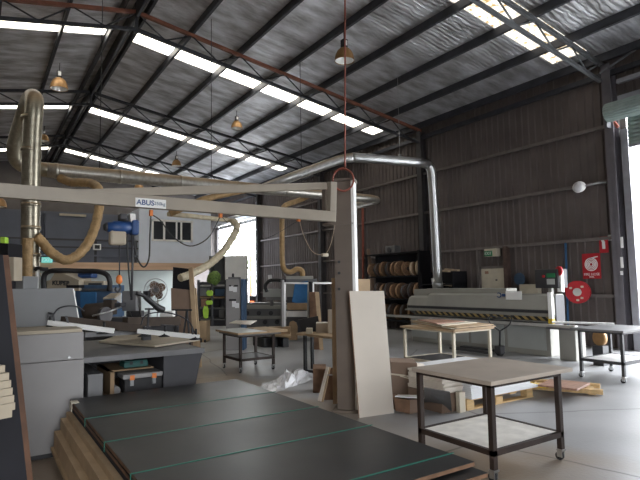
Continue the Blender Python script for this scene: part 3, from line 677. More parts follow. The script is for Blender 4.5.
obj('support_rail', boxes([(xf-.38, xf-.3, 5.9, yb+.7, .655, .71)]), 'alu', eb)
pp = P(551,322,X=xf-.02)
obj('end_post', bx(xf-.09, xf-.02, ya-.06, ya+.03, .80, 1.34), 'white', eb, bev=.005, label='white end post')
obj('yellow_post_foot', bx(xf-.10, xf-.02, ya-.07, ya+.03, .68, .80), 'yellow', eb)
obj('white_notice', bx(xf+.05, xf+.06, *sorted((P(507,295,X=xf+.1).y, P(523,295,X=xf+.1).y)), 1.17, 1.36), 'white', eb)
def logo(bm):
    y = P(498,292,X=xf+.05).y; pts = [(xf+.095, y+.06*math.cos(a), 1.27+.05*math.sin(a)) for a in [PI*.3+i*PI*1.5/12 for i in range(13)]]
    tube(bm, [(p[0]-.02,p[1],p[2]) for p in pts], .012, 6)
    for j in range(5): box(bm, xf+.06, xf+.09, y-.13-j*.05, y-.10-j*.05, 1.24, 1.30)
obj('blue_emblem', logo, 'blue', eb)
# control console
obj('console_case', lambda bm: (box(bm, 10.4, 10.75, *sorted((P(535,280,X=10.4).y, P(558,280,X=10.4).y)), 1.42, 1.83)), 'machine_drk', eb, bev=.01)
yc_ = (P(535,280,X=10.4).y+P(558,280,X=10.4).y)/2
obj('console_screen', bx(10.385, 10.4, yc_-.2, yc_-.02, 1.5, 1.62), 'machine_lt', eb)
obj('console_green_strip', bx(10.385, 10.4, yc_-.22, yc_-.02, 1.65, 1.74), 'exit_green', eb)
obj('console_red_button', lambda bm: disc(bm, (10.38, yc_+.05, 1.68), (1,0,0), .03, .03, 12), 'red', eb)
obj('console_arm', lambda bm: bar(bm, (10.55,yc_,1.3), (10.55,yc_,1.45), .08), 'machine', eb)
y3 = P(561,290,X=10.5).y
obj('white_post', bx(10.45, 10.55, y3-.05, y3+.05, 1.34, 1.78), 'white', eb)
disc_c = (10.45, P(559,271,X=10.45).y, P(559,271,X=10.45).z)
obj('red_stop_disc', lambda bm: disc(bm, disc_c, (1,-.3,0), .1, .04, 20), 'red', eb)
for (x, y, m_) in ((538,296,'cream'),(541,297,'machine_drk'),(546,297,'cream')):
    q = P(x,y,X=10.2); obj('control_knob', lambda bm: disc(bm, q, (1,0,0), .04, .06, 12), m_, eb)
obj('machine_foot', boxes([(xf+.1, 10.4, y, y+.12, -.0, .06) for y in (ya+.15, 8.6, yb-.3)]), 'machine_drk', eb)
q = P(556,308,X=11.0); tag(obj('valve_cluster', lambda bm: [tube(bm, [q+Vector((0,-.05+j*.12,.1)), q+Vector((0,j*.12,-.15)), q+Vector((.1,.05+j*.12,-.3))], .03, 8) for j in range(3)]+[box(bm, q.x-.05, q.x+.1, q.y-.1, q.y+.35, q.z-1.15, q.z-.2)], 'machine_drk'), 'dark cluster of air valves on a stand below the hose reel', 'valve')
# ------------------------------------------------------------------ spool rack
rk = thing('spool_rack', 'dark steel rack holding rolls of edging tape against the ribbed wall', 'rack', (12.05,13.6,0))
RY0, RY1, RX0, RX1 = 12.35, 15.1, 11.75, 12.25
for y in (RY0, RY1-.06):
    for x in (RX0, RX1-.05): obj('upright', bx(x, x+.05, y, y+.06, 0, 2.62), 'navy', rk)
for z in (.30, 1.02, 1.78, 2.56): obj('rack_shelf', bx(RX0, RX1, RY0, RY1, z, z+.04), 'navy', rk)
obj('back_board', bx(RX1-.02, RX1, RY0, RY1, .3, 2.6), 'navy', rk)
obj('side_board', bx(RX0, RX1, RY0-.02, RY0, 0, 2.6), 'navy', rk)
def spool(bm, r, w, part):
    a = Vector((0,1,0))
    if part == 'roll': tube(bm, [(0,-w/2,0),(0,-w/2,0),(0,w/2,0)], [r*.3,r,r], 26); 
    else: tube(bm, [(0,-w/2-.006,0),(0,w/2+.006,0)], r*.28, 16)
def mkspool(m1, m2, r, w):
    t = thing('edging_roll', '', 'tape roll', (0,0,0)); obj('tape', lambda bm: disc(bm, (0,0,0), (0,1,0), r, w, 28), m1, t, local=True)
    obj('core', lambda bm: disc(bm, (0,0,0), (0,1,0), r*.3, w+.012, 16), m2, t, local=True)
    obj('winding_ring', lambda bm: [tube(bm, [(r*q_*math.cos(a), -w/2-.002, r*q_*math.sin(a)) for a in [i*PI/14 for i in range(29)]], .006, 5) for q_ in (.5,.72,.92)], m2, t, local=True)
    return t
protos = [mkspool('spool_wood','spool_dark',.27,.11), mkspool('spool_pale','spool_wood',.26,.09), mkspool('spool_dark','spool_wood',.28,.12)]
used = [0,0,0]
rows = [(1.82, 9, 'top'), (1.06, 9, 'middle'), (.34, 8, 'bottom')]
order = ['nearest the bright duct', 'second', 'third', 'fourth', 'fifth', 'sixth', 'seventh', 'eighth', 'ninth']
kinds = {'top':[1,1,0,0,0,2,0,2,0], 'middle':[0,2,2,0,0,2,0,2,2], 'bottom':[0,0,2,0,2,0,0,2]}
cn = ['brown','pale','dark']
for z, n_, rn in rows:
    for i in range(n_):
        kk = kinds[rn][i]; y = RY0+.2+i*(RY1-RY0-.35)/(n_-1)*.98; r = (.27,.26,.28)[kk]
        s = random.uniform(.85,1.02); p = (RX0+.22+random.uniform(-.03,.05), y, z+r*s)
        lb = '%s tape roll, %s on the %s shelf of the spool rack' % (cn[kk], (order[i]+' counted from that duct') if i else order[0], rn)
        g = 'tape rolls on the %s shelf' % rn
        if not used[kk]: o = protos[kk]; used[kk] = 1; o.location = p; o['label'] = lb; o['group'] = g
        else: o = dup(protos[kk], loc=p, label=lb, group=g)
        o.scale = (s,1,s); o.rotation_euler = (0,0,random.uniform(-.2,.2) + (.35 if kk == 1 else 0))
q = P(393,252,X=12.0); t = thing('tape_reel_box', 'grey machine part resting on top of the spool rack', 'box', (q.x,q.y,2.6))
obj('part_body', bx(q.x-.15, q.x+.15, q.y-.25, q.y+.25, 2.6, 2.86), 'bench_grey', t, bev=.03)
obj('part_wheel', lambda bm: disc(bm, (q.x-.16,q.y,2.72), (1,0,0), .09, .06, 16), 'machine_drk', t)
tag(obj('leaning_plank', lambda bm: bar(bm, P(368,249,X=11.9), P(374.5,300,X=11.8), .12, .05), 'card'), 'tan plank leaning beside the far end of the spool rack', 'plank')
q = P(450,292,X=11.6)
sk = thing('scrap_shelf', 'dark open shelf with pale offcuts right of the bright duct', 'shelf', (11.9,11.5,0))
obj('frame', boxes([(11.6,12.2,10.8,10.84,0,1.9),(11.6,12.2,12.1,12.14,0,1.9),(11.6,12.2,10.8,12.14,1.0,1.04),(11.6,12.2,10.8,12.14,1.5,1.54),(12.16,12.2,10.8,12.14,0,1.9)]), 'navy', sk)
for i, (x, y) in enumerate(((443,271),(452,270),(447,285))):
    q = P(x,y,X=11.75); tag(obj('wood_offcut', lambda bm: bar(bm, q+Vector((0,.25,.03)), q+Vector((0,-.25,-.02)), .12, .05), 'spool_pale'), ['pale offcut left on the dark shelf behind the long machine','pale offcut right on the dark shelf behind the long machine','pale offcut low on the dark shelf behind the long machine'][i], 'offcut', 'offcuts on the dark shelf')
# ================================================================== TROLLEYS
def trolley(label, X_, Y_, w, dth, h, legm, topm, ov=.1, shelf=.17, shelfm='shelf_white', rot=0, ovb=None, th=.035):
    """steel work trolley; X_,Y_ is its corner nearest the camera"""
    t = thing('work_trolley', label, 'trolley', (X_+w/2, Y_+dth/2, 0), rot)
    hw, hd = w/2, dth/2; ob = ovb if ovb is not None else ov
    obj('tabletop', bx(-hw-.03, hw+ov, -hd-.03, hd+ob, h-th, h), topm, t, local=True, bev=.004)
    s = .045
    obj('top_frame', boxes([(-hw,hw,-hd,-hd+s,h-th-.025,h-th),(-hw,hw,hd-s,hd,h-th-.025,h-th),(-hw,-hw+s,-hd,hd,h-th-.025,h-th),(hw-s,hw,-hd,hd,h-th-.025,h-th)]), legm, t, local=True)
    obj('shelf_frame', boxes([(-hw,hw,-hd,-hd+s*.8,shelf-.03,shelf+.015),(-hw,hw,hd-s*.8,hd,shelf-.03,shelf+.015),(-hw,-hw+s*.8,-hd,hd,shelf-.03,shelf+.015),(hw-s*.8,hw,-hd,hd,shelf-.03,shelf+.015)]), legm, t, local=True)
    obj('lower_shelf', bx(-hw+.04, hw-.04, -hd+.04, hd-.04, shelf-.01, shelf+.01), shelfm, t, local=True)
    for sx in (-1, 1):
        for s2 in (-1, 1):
            x, y = sx*(hw-s/2), s2*(hd-s/2)
            lg = obj('leg', bx(x-s/2, x+s/2, y-s/2, y+s/2, .10, h-th), legm, t, local=True)
            def cast(bm):
                box(bm, x-.03, x+.03, y-.03, y+.03, .085, .10); box(bm, x-.022, x-.016, y-.02, y+.03, .03, .09); box(bm, x+.016, x+.022, y-.02, y+.03, .03, .09)
            c = obj('caster', cast, 'galv', lg, local=True)
            obj('caster_wheel', lambda bm: disc(bm, (x, y+.015, .036), (1,0,0), .036, .026, 16), 'rubber', t, local=True)
    return t
trolley('large brown-legged trolley with pale top and empty white lower shelf, nearest the camera', 3.475, 2.875, .95, .86, .8, 'table_leg', 'table_top', .14, .235, ovb=.03)
trolley('grey-topped trolley at the right edge in front of the bright doorway', 8.33, 4.35, .95, .72, .8, 'machine_drk', 'bench_grey', .12, .30, 'white')
t2 = trolley('small dark trolley carrying loose MDF boards left of the crane column', 4.03, 8.95, .72, .80, .70, 'table_leg', 'bench_grey', .12, .24, 'bench_grey')
for i, (z, a) in enumerate(((.70,(3.92,5.0,8.85,10.3)),)):
    lbd = obj('loose_board', bx(3.96, 4.55, 8.86, 9.95, .70, .733), 'mdf'); obj('sheen_face', bx(3.965, 4.545, 8.865, 9.945, .733, .736), 'machine_lt', lbd)  # thin grey layer paints the reflection on the board's top
    tag(lbd, 'flat MDF board with a grey sheen painted on top, lying on the small dark trolley', 'board')
    tag(obj('loose_board', bx(4.57, 4.98, 8.86, 9.8, .70, .745), 'mdf', bev=.003), 'thick MDF board at the right side of the small dark trolley', 'board')
o = tag(obj('loose_board', lambda bm: prism(bm, [P(229,323.5,z=.75),P(250,325,z=.75),P(257,321,z=.78),P(236,321,z=.77)], (0,0,.015)), 'white_panel'), 'thin warped white offcut on top of the boards on the small trolley', 'board')
tr4 = trolley('low trolley stacked with thin pale boards in front of the long grey machine', 6.70, 6.27, .95, 1.25, .79, 'cream', 'mdf', .05, .2, 'machine_drk')
for i in range(5):
    z = .79+i*.017; u = (.0,.0,.12,.2,.45)[i]; v = (0,.1,.0,.35,.55)[i]
    tag(obj('thin_board', lambda bm: prism(bm, [(6.64+u*.3,6.17+v,z),(7.72-u*.4,6.22+v,z),(8.0-u,7.5-v*.2,z),(7.3-u*.2,7.95-v*.5,z)], (0,0,.015)), ('mdf','cream','mdf','cream','wood_red')[i]), ['lowest board of the pile on the low trolley by the long machine','second lowest cream board of the pile on the low trolley','middle board of the pile on the low trolley','second highest cream board of the pile on the low trolley','reddish topmost board of the pile on the low trolley'][i], 'board', 'boards on the low trolley')
# pallet truck handle
pt = thing('pallet_truck', 'hand pallet truck with black loop handle in front of the long machine', 'pallet truck', P(500,356,z=0))
pb = P(500,356,z=0); ph = P(500,331,d=(pb-EYE).dot(FW)); pj = P(500,322,d=(pb-EYE).dot(FW)); dpt = (pb-EYE).dot(FW)
obj('handle_shaft', tb([pb+Vector((0,0,.15)), ph], .02, 8), 'black', pt)
obj('handle_loop', tb(smooth([ph, P(491,324,d=dpt), P(488.5,318,d=dpt), P(493,316,d=dpt), P(500,318,d=dpt), P(507,316,d=dpt), P(511.5,318,d=dpt), P(509,325,d=dpt), ph]), .014, 8), 'black', pt)
obj('hydraulic_unit', bx(pb.x-.08, pb.x+.08, pb.y-.08, pb.y+.08, .05, .22), 'machine_drk', pt, bev=.02)
obj('fork', bx(pb.x-.25, pb.x-.1, pb.y+.1, pb.y+1.2, .05, .1), 'machine_drk', pt); obj('fork', bx(pb.x+.1, pb.x+.25, pb.y+.1, pb.y+1.2, .05, .1), 'machine_drk', pt)
obj('wheel', lambda bm: disc(bm, (pb.x, pb.y, .07), (0,1,0), .07, .1, 16), 'rubber', pt)
# ================================================================== NEAR STACK OF BOARDS
def sheet(x0, x1, y0, y1, z, th, m, label, grp='boards of the large stack', edge=None):
    t = thing('board_sheet', label, 'board', ((x0+x1)/2,(y0+y1)/2,z), 0, grp)
    if edge:
        obj('core', bx(x0, x1, y0, y1, z, z+th-.004), edge, t); obj('dark_face', bx(x0, x1, y0, y1, z+th-.004, z+th), m, t)
    else: obj('panel', bx(x0, x1, y0, y1, z, z+th), m, t)
    return t
sheet(.60, 2.30, 2.0, 5.5, .125, .03, 'mdf', 'lowest wide MDF board of the large stack, jutting furthest left')
sheet(.64, 2.2, 2.1, 5.5, .155, .14, 'mdf_dark', 'thick brown bundle in the lower part of the large stack') if False else None
lay = [(.62,2.32,1.95,5.45,.155,.15,'mdf','thick pale bundle of boards near the bottom of the large stack',None),
       (.67,2.36,1.98,5.46,.31,.10,'mdf','middle bundle of tan boards in the large stack',None),
       (.72,2.40,2.0,5.48,.41,.045,'mdf','tan board under the dark sheets of the large stack',None),
       (.76,2.42,2.14,5.50,.46,.03,'navy','black board third from the top of the large stack',None),
       (.76,2.455,2.08,5.51,.492,.026,'dark_board','dark-faced MDF sheet directly under the strapped top sheet','mdf_edge'),
       (.755,2.44,2.16,5.52,.534,.026,'dark_board','wide charcoal-faced top sheet with green straps, nearest the camera','mdf_edge')]
for a in lay: sheet(*a[:8], edge=a[8])
pa = thing('timber_bearers', 'rough timber bearers under the large stack of boards', 'timber', (1.5,3.6,0))
for y in (2.3, 3.4, 4.5, 5.2): obj('bearer', bx(.75, 2.2, y, y+.1, 0, .125), 'mdf_dark', pa)
for i, y in enumerate((2.33, 3.12, 3.85, 4.62)):
    tag(obj('green_strap', boxes([(.74,2.46,y,y+.014,.5605,.563),(2.458,2.462,y,y+.014,.46,.5605) if False else (.742,.746,y,y+.014,.50,.5605)]), 'strap'),
        ['green strap across the large stack nearest the camera','second green strap from the camera across the large stack','third green strap from the camera across the large stack','green strap across the large stack furthest from the camera'][i], 'strap', 'green straps round the stack')
tag(obj('paper_guard', lambda bm: (box(bm,.735,.80,5.28,5.40,.561,.566), box(bm,.735,.74,5.28,5.40,.49,.561)), 'cream'), 'bent pale paper corner guard on the far left edge of the large stack', 'packing')
# ================================================================== LEFT: leaning board with strips
tagx = thing('leaning_board', 'dark-faced board with brown edge leaning at the left edge of the photo', 'board', (.1,3.7,0))
e0, e1 = P(3,255,d=3.2), P(28.5,492,d=3.05)
e1 = e0+(e1-e0)*((e0.z)/(e0.z-e1.z))
ev = Vector((.018,-.01,0)); wv = Vector((-1.1,-.35,0))
obj('dark_face', lambda bm: prism(bm, [e0, e1, e1+wv, e0+wv], Vector((-.002,-.006,0))), 'navy', tagx)
obj('brown_edge', lambda bm: prism(bm, [e0, e1, e1+Vector((.03,.012,0)), e0+Vector((.03,.012,0))], Vector((.0,.03,0))), 'edge_brown', tagx)
for i in range(7):
    y = 368+i*7.4; c = P((1,5,7,8.5,10,11,8)[i],y,d=2.75)
    a = c+Vector((-.5,-.2,0)); tag(obj('timber_strip', lambda bm: bar(bm, a, c, .09, .036), 'beige'), '%s pale strip of the small pile at the left edge' % ['topmost','second','third','fourth','fifth','sixth','lowest'][i], 'strip', 'timber strips at the left edge')
stp = thing('strip_stand', 'small dark stand under the pile of pale strips at the left edge', 'stand', (0,2.4,0))
c = P(0,415,d=2.75); obj('stand_top', bx(c.x-.5, c.x-.02, c.y-.3, c.y+.02, c.z-.09, c.z-.03), 'navy', stp); obj('stand_leg', bx(c.x-.4, c.x-.3, c.y-.25, c.y-.15, 0, c.z-.09), 'navy', stp)
# ================================================================== CONTROL DESK (grey)
cd = thing('control_desk', 'large light grey control cabinet beside the stack of boards at left', 'cabinet', (.6,6.1,0))
fy = 5.68
obj('lower_body', boxes([(.18,.895,fy,6.35,.05,.90)]), 'panel_grey', cd, bev=.004)
obj('slanted_front', lambda bm: prism(bm, [(.18,fy,.905),(.18,fy+.02,1.165),(.18,6.35,1.165),(.18,6.35,.905)], (.71,0,0)), 'panel_grey', cd, bev=.004)
obj('top_ledge', bx(.17, .875, fy+.005, 6.35, 1.167, 1.20), 'beige', cd, bev=.004)
obj('plinth', bx(.22, .86, fy+.04, 6.3, 0, .05), 'black', cd)
obj('lock_knob', lambda bm: disc(bm, (.76, fy+.0, .93), (0,1,0), .012, .03, 12), 'galv', cd)
obj('rear_cabinet', lambda bm: prism(bm, [(.28,6.36,0),(.95,6.36,0),(.95,6.36,1.18),(.875,6.36,1.60),(.28,6.36,1.60)], (0,.35,0)), 'panel_grey2', cd, bev=.004)
obj('highlight_strip', lambda bm: bar(bm, (.95,6.35,1.2), (.878,6.35,1.59), .009), 'alu', cd)  # pale bar stands in for a highlight along the slanted corner
# ================================================================== MACHINE BENCH
bn = thing('machine_bench', 'grey machine table with open shelf under it, behind the stack of boards', 'bench', (1.6,6.5,0))
by = 5.80
obj('tabletop', boxes([(.90,2.15,by,7.6,.85,.90)]), 'bench_grey', bn, bev=.004)
obj('front_rail', bx(.90, 2.17, by-.02, by, .845, .90), 'bench_grey', bn)
obj('end_panel', lambda bm: prism(bm, [(1.72,by+.02,.84),(2.16,by+.02,.84),(2.13,by+.02,.74),(1.98,by+.02,0),(1.72,by+.02,0)], (0,1.3,0)), 'bench_dark', bn)
obj('left_panel', bx(.96, 1.10, by+.03, 7.0, 0, .72), 'bench_grey', bn)
obj('inner_shelf', bx(1.14, 1.72, by+.05, 7.0, .43, .47), 'mdf_dark', bn)
obj('back_panel', bx(1.0, 2.1, 7.4, 7.45, 0, .84), 'black', bn)
obj('wooden_divider', boxes([(1.18,1.22,by+.06,6.6,.47,.715),(1.18,1.66,by+.2,6.6,.70,.715)]), 'mdf_dark', bn)
tbx = thing('tool_box', 'black toolbox with grey lid and orange latches under the machine table', 'toolbox', (1.48,6.0,.4))
obj('box_body', bx(1.32, 1.715, by+.05, 6.1, .47, .63), 'black', tbx, bev=.01)
obj('box_lid', bx(1.30, 1.718, by+.03, 6.11, .63, .68), 'panel_grey', tbx, bev=.012)
for x in (1.37, 1.60): obj('latch', bx(x, x+.045, by+.02, by+.05, .62, .67), 'orange', tbx); 
for x in (1.375, 1.605): obj('latch_plate', bx(x, x+.035, by+.03, by+.05, .56, .62), 'galv', tbx)
gb = thing('tool_case', 'flat green tool case on the upper shelf under the machine table', 'toolbox', (1.45,6.2,.74))
obj('case_body', bx(1.36, 1.62, 6.06, 6.3, .716, .775), 'green_box', gb, bev=.01); obj('case_lid', bx(1.37, 1.61, 6.06, 6.3, .775, .79), 'green_box', gb, bev=.004)
obj('latch', bx(1.42, 1.45, 6.05, 6.06, .75, .785), 'black', gb); obj('latch', bx(1.53, 1.56, 6.05, 6.06, .75, .785), 'black', gb)
tag(obj('paper_roll', lambda bm: tube(bm, [(1.26,5.94,.51),(1.26,6.3,.51)], .04, 14), 'panel_grey'), 'grey roll on the shelf left of the black toolbox', 'roll')
tag(obj('board_offcut', lambda bm: prism(bm, [P(99,341,z=.93),P(155,345.5,z=.93),P(200,339,z=.93),P(160,333,z=.93),P(118,335,z=.93)], (0,0,-.022)), 'beige', bev=.002), 'beige board lying on the grey machine table', 'board')
# gantry rail, lifter frames
gr = thing('gantry_rail', 'dark brown machine rail lying across the grey machine table', 'rail', P(100,325,Y=6.7))
obj('rail_body', lambda bm: bar(bm, P(63,321,Y=6.3), P(142,328.5,Y=6.8), .1, .10), 'rail_brown', gr, bev=.005)
obj('rail_body_far', lambda bm: bar(bm, P(125,322,Y=7.2), P(178,321,Y=7.5), .12, .12), 'rail_brown', gr)
obj('rail_support', bx(1.75,1.85,6.8,6.9,.9,1.1), 'machine_drk', gr)
obj('grey_track', lambda bm: bar(bm, P(82,335,Y=6.5), P(140,332,Y=7.0), .1, .05), 'bench_grey', gr)
def lifter(label, a, b, cups, posts, hosepts):
    t = thing('vacuum_lifter', label, 'lifter', a)
    obj('crossbar', lambda bm: bar(bm, a, b, .05, .052), 'white', t, bev=.003)
    for (x, y, d_) in cups:
        c = P(x,y,d=d_); obj('suction_cup', lambda bm: lathe(bm, [(.003,.05),(.02,.045),(.025,.02),(.075,.0),(.075,-.006),(.003,-.006)], 16, Matrix.Translation(c)), 'rubber', t)
        obj('cup_stem', tb([c+Vector((0,0,.04)), c+Vector((0,0,.12))], .014, 8), 'black', t)
    for (x0, y0, x1, y1, d_) in posts: obj('clamp_post', lambda bm: bar(bm, P(x0,y0,d=d_), P(x1,y1,d=d_), .02), 'machine_drk', t)
    if hosepts: obj('air_line', tb(smooth(hosepts), .008, 6), 'steel_dark', t)
    return t
lifter('left aluminium suction lifter bar resting on the grey control cabinet', P(48,322.5,d=5.5), P(114,331,d=5.6),
       [(49,328,5.5),(104,333,5.6)], [(48,313,48,326,5.5),(53,313,54,324,5.5),(48,313,54,314,5.5),(66,316,68,323,5.52)],
       [P(52,317,d=5.5), P(58,309,d=5.5), P(68,306,d=5.5), P(78,307,d=5.6), P(84,311,d=5.7)])
lifter('right aluminium suction lifter bar lying on the beige board', P(138,331,d=6.3), P(199,337,d=6.2),
       [(144,336,6.3),(196,339,6.2),(165,336,6.25)], [(149,308,147,336,6.3),(145,309,154,309,6.3),(192,328,193,336,6.2),(161,325,174,326,6.28)],
       [P(141,325,d=6.4), P(144,317,d=6.4), P(152,313,d=6.4), P(165,312.5,d=6.4), P(180,316,d=6.35), P(190,323,d=6.3), P(196,336,d=6.2)])
# ------------------------------------------------------------------ machinery behind the desk
def q4(x0, y0, x1, y1, d_, dep, m, name, parent=None, bev=.01, label=None, gr=0):
    """box whose front fills the given sight lines at distance d_"""
    a, b, c, e = P(x0,y1,d=d_), P(x1,y1,d=d_), P(x1,y0,d=d_), P(x0,y0,d=d_)
    back = Vector((FW.x, FW.y, 0)).normalized()*dep
    if gr: a, b = Vector((a.x,a.y,0)), Vector((b.x,b.y,0)); e, c = Vector((a.x,a.y,e.z)), Vector((b.x,b.y,c.z))
    return obj(name, lambda bm: prism(bm, [a,b,c,e], back), m, parent, bev=bev, label=label)
ku = thing('panel_machine', 'beige and blue woodworking machine with black arch of cable chain behind the desk', 'machine', P(75,330,d=9.2))
kd = 9.3
obj('beige_hood', lambda bm: prism(bm, [P(46,291,d=kd),P(79,291,d=kd),P(79,280,d=kd),P(60,272,d=kd),P(55,272,d=kd),P(50,280,d=kd),P(46,281,d=kd)], FW*.5), 'beige', ku, bev=.01)
tt = P(50,283,d=kd-.03); tt2 = P(72,283.5,d=kd-.03)
text(ku, 'KUPER', .105, (tt+tt2)/2, tt2-tt, (0,0,1), 'machine_drk', bold=.004)
q4(75,285,112,320,9.4,.6,'blue_dull','blue_body',ku)
q4(66,285,79,288,9.2,.3,'navy','dark_fascia',ku)
q4(77,273,92,278,9.5,.25,'blue','blue_motor',ku,.03)
q4(80,292,96,310,9.38,.1,'blue_cloth','blue_cover',ku)
q4(84,281,104,288,9.5,.25,'beige','beige_carriage',ku)
q4(88,283,101,287,9.45,.1,'machine_drk','carriage_window',ku)
q4(80,288,113,292,9.4,.4,'bench_grey','upper_rail',ku)
obj('cable_chain', tb(smooth([P(44,290,d=9.1), P(44,277,d=9.1), P(49,271.5,d=9.1), P(60,270.5,d=9.1), P(80,271,d=9.2), P(98,271.5,d=9.2), P(107,275,d=9.2), P(110,283,d=9.2), P(109,291,d=9.2)]), .044, 8), 'black', ku)
obj('cable_chain_tail', tb(smooth([P(35,270,d=9.0), P(38,268,d=9.0), P(43,269,d=9.0), P(48,269,d=9.05)]), .03, 8), 'black', ku)
q4(35,266,37,292,9.0,.1,'white','white_post',ku); obj('machine_base', lambda bm: prism(bm, [P(46,320,d=9.5),P(113,320,d=9.5),Vector((*P(113,320,d=9.5).xy,0)),Vector((*P(46,320,d=9.5).xy,0))], FW.xy.to_3d()*.5), 'machine_drk', ku)
rm = thing('router_head', 'brown motor and grey router head above the grey machine table', 'machine', P(110,330,d=8))
rd = 7.9
obj('motor_drum', tb([P(84,313,d=rd), P(86,312.5,d=rd), P(104,311,d=rd+.1)], [.08,.13,.13], 16), 'rail_brown', rm)
obj('blue_disc', lambda bm: disc(bm, P(105,315,d=rd-.1), (.6,-1,0), .12, .06, 18), 'trim_drk', rm)
q4(103,300,112,315,rd,.2,'rail_brown','gear_block',rm); q4(122,291,136,311,rd+.3,.25,'bench_grey','router_body',rm)
q4(126,311,140,317,rd+.2,.2,'machine_drk','router_foot',rm); q4(110,303,121,307,rd+.1,.2,'machine_drk','clamp',rm)
obj('lever_rod', tb([P(92,316,d=rd-.3), P(108,312,d=rd-.2), P(121,307,d=rd)], .012, 8), 'galv', rm)
obj('dust_flap', lambda bm: prism(bm, [P(103,298,d=rd),P(111,293,d=rd+.1),P(121,292.5,d=rd+.1),P(115,297,d=rd)], (0,0,-.02)), 'beige', rm)
obj('white_flap', lambda bm: prism(bm, [P(113,296.5,d=rd+.2),P(121,293,d=rd+.2),P(121,303,d=rd+.2),P(115,300,d=rd+.2)], FW*.02), 'white', rm)
obj('black_hose', tb(smooth([P(136,293,d=rd+.3), P(143,295.5,d=rd+.4), P(150,301,d=rd+.5), P(157,307,d=rd+.6), P(163,310,d=rd+.7)]), [.03]*9+[.045]*8+[.055]*8, 10), 'black', rm)
obj('cable_tangle', tb(smooth([P(130,312,d=rd), P(132,318,d=rd-.1), P(137,322,d=rd-.2), P(141,315,d=rd-.3), P(139,305,d=rd), P(142,330,d=rd-.4)]), .01, 6), 'black', rm)
obj('stand', lambda bm: [box(bm, P(x,300,d=rd+.3).x-.06, P(x,300,d=rd+.3).x+.06, P(x,300,d=rd+.3).y-.02, P(x,300,d=rd+.3).y+.1, 0, 1.1) for x in (90,130)]+[bar(bm, P(84,321,d=rd+.2), P(142,321,d=rd+.3), .25, .12)], 'machine_drk', rm)
tag(q4(160,311,173,317,8.6,.15,'white','paper_box'), 'small white carton on the machinery behind the black hose', 'carton')
wb = thing('work_bench', 'cluttered pale workbench behind the router head', 'bench', P(160,330,d=10))
c = P(150,318,d=10.0)
obj('benchtop', lambda bm: prism(bm, [P(112,325,d=9.6),P(180,322,d=9.9),P(180,322,d=9.9)+Vector((0,0,.05)),P(112,325,d=9.6)+Vector((0,0,.05))], (.2,.9,0)), 'machine_lt', wb)
obj('bench_body', lambda bm: prism(bm, [P(114,326,d=9.7),P(179,323,d=10),Vector((*P(179,323,d=10).xy,0)),Vector((*P(114,326,d=9.7).xy,0))], (.15,.7,0)), 'bench_dark', wb)
def clutter(lst):
    for (x0,y0,x1,y1,d_,dep,m,nm,lb,ct) in lst: tag(q4(x0,y0,x1,y1,d_,dep,m,nm,gr=nm in ('narrow_locker',)), lb, ct)
clutter([(110,316,132,321,9.9,.3,'white','paper_stack','messy pile of white papers behind the brown motor','paper'),
 (112,303,121,310,10.2,.2,'machine_lt','plastic_crate','small pale crate behind the brown motor','crate'),
 (140,312,148,320,10.2,.2,'machine_lt','paint_tin','pale tin behind the black hose','tin'),
 (143,291,148,299,10.3,.15,'black','black_canister','small black canister left of the pedestal fan','canister'),
 (5,257,14,281,6.9,.2,'beige','switch_box','beige ribbed box beside the leaning board at the left edge','box'),
 (14,276,22,330,7.6,.4,'panel_grey2','narrow_locker','narrow blue-grey cabinet behind the beige box at left','cabinet'),
 (0,237,5,243,8.2,.1,'hivis','glove_pair','yellow-green gloves at the left edge above the leaning board','gloves')])
tag(obj('shelf_frame', lambda bm: prism(bm, [P(-8,243,d=8.3),P(8,243,d=8.3),P(8,330,d=8.3),P(-8,330,d=8.3)], FW.xy.to_3d()*.4), 'navy'), 'dark cupboard at the far left edge under the yellow-green gloves', 'cupboard')
lamp(P(-1,207,d=15), .2, 'amber lamp bell cut by the left edge just below the crane arm')
# pedestal fan
fq = P(156.5,290,d=11.5); fn = thing('pedestal_fan', 'grey pedestal fan with round cage under the raised office', 'fan', (fq.x,fq.y,0))
nax = -Vector((FW.x,FW.y,0)).normalized(); s_ = Vector((0,0,1)).cross(nax).normalized()
def cage(bm):
    for r in (.25,.17,.09): tube(bm, [fq+nax*(.05 if r > .2 else .09)+s_*r*math.cos(a)+Vector((0,0,r*math.sin(a))) for a in [i*PI/14 for i in range(29)]], .006 if r < .2 else .011, 5)
    for i in range(16):
        a = i*PI/8; tube(bm, [fq+nax*.09+s_*.05*math.cos(a)+Vector((0,0,.05*math.sin(a))), fq+nax*.05+s_*.225*math.cos(a)+Vector((0,0,.225*math.sin(a)))], .003, 4)
obj('cage', cage, 'galv', fn)
for i in range(4):
    a = i*PI/2+.5; c = fq+s_*.115*math.cos(a)+Vector((0,0,.115*math.sin(a)))
    obj('fan_blade', lambda bm: disc(bm, c, nax+s_*.3*math.sin(a)+Vector((0,0,-.3*math.cos(a))), .095, .008, 16), 'card', fn)
obj('hub', lambda bm: disc(bm, fq+nax*.03, nax, .05, .08, 16), 'bench_grey', fn)
obj('motor', lambda bm: disc(bm, fq-nax*.1, nax, .08, .16, 16), 'bench_grey', fn)
obj('pole', tb([fq-nax*.1, Vector((fq.x,fq.y,.05))+(-nax*.1)], .02, 8), 'galv', fn); obj('base', lambda bm: disc(bm, Vector((fq.x,fq.y,.03))-nax*.1, (0,0,1), .22, .06, 24), 'machine_drk', fn)
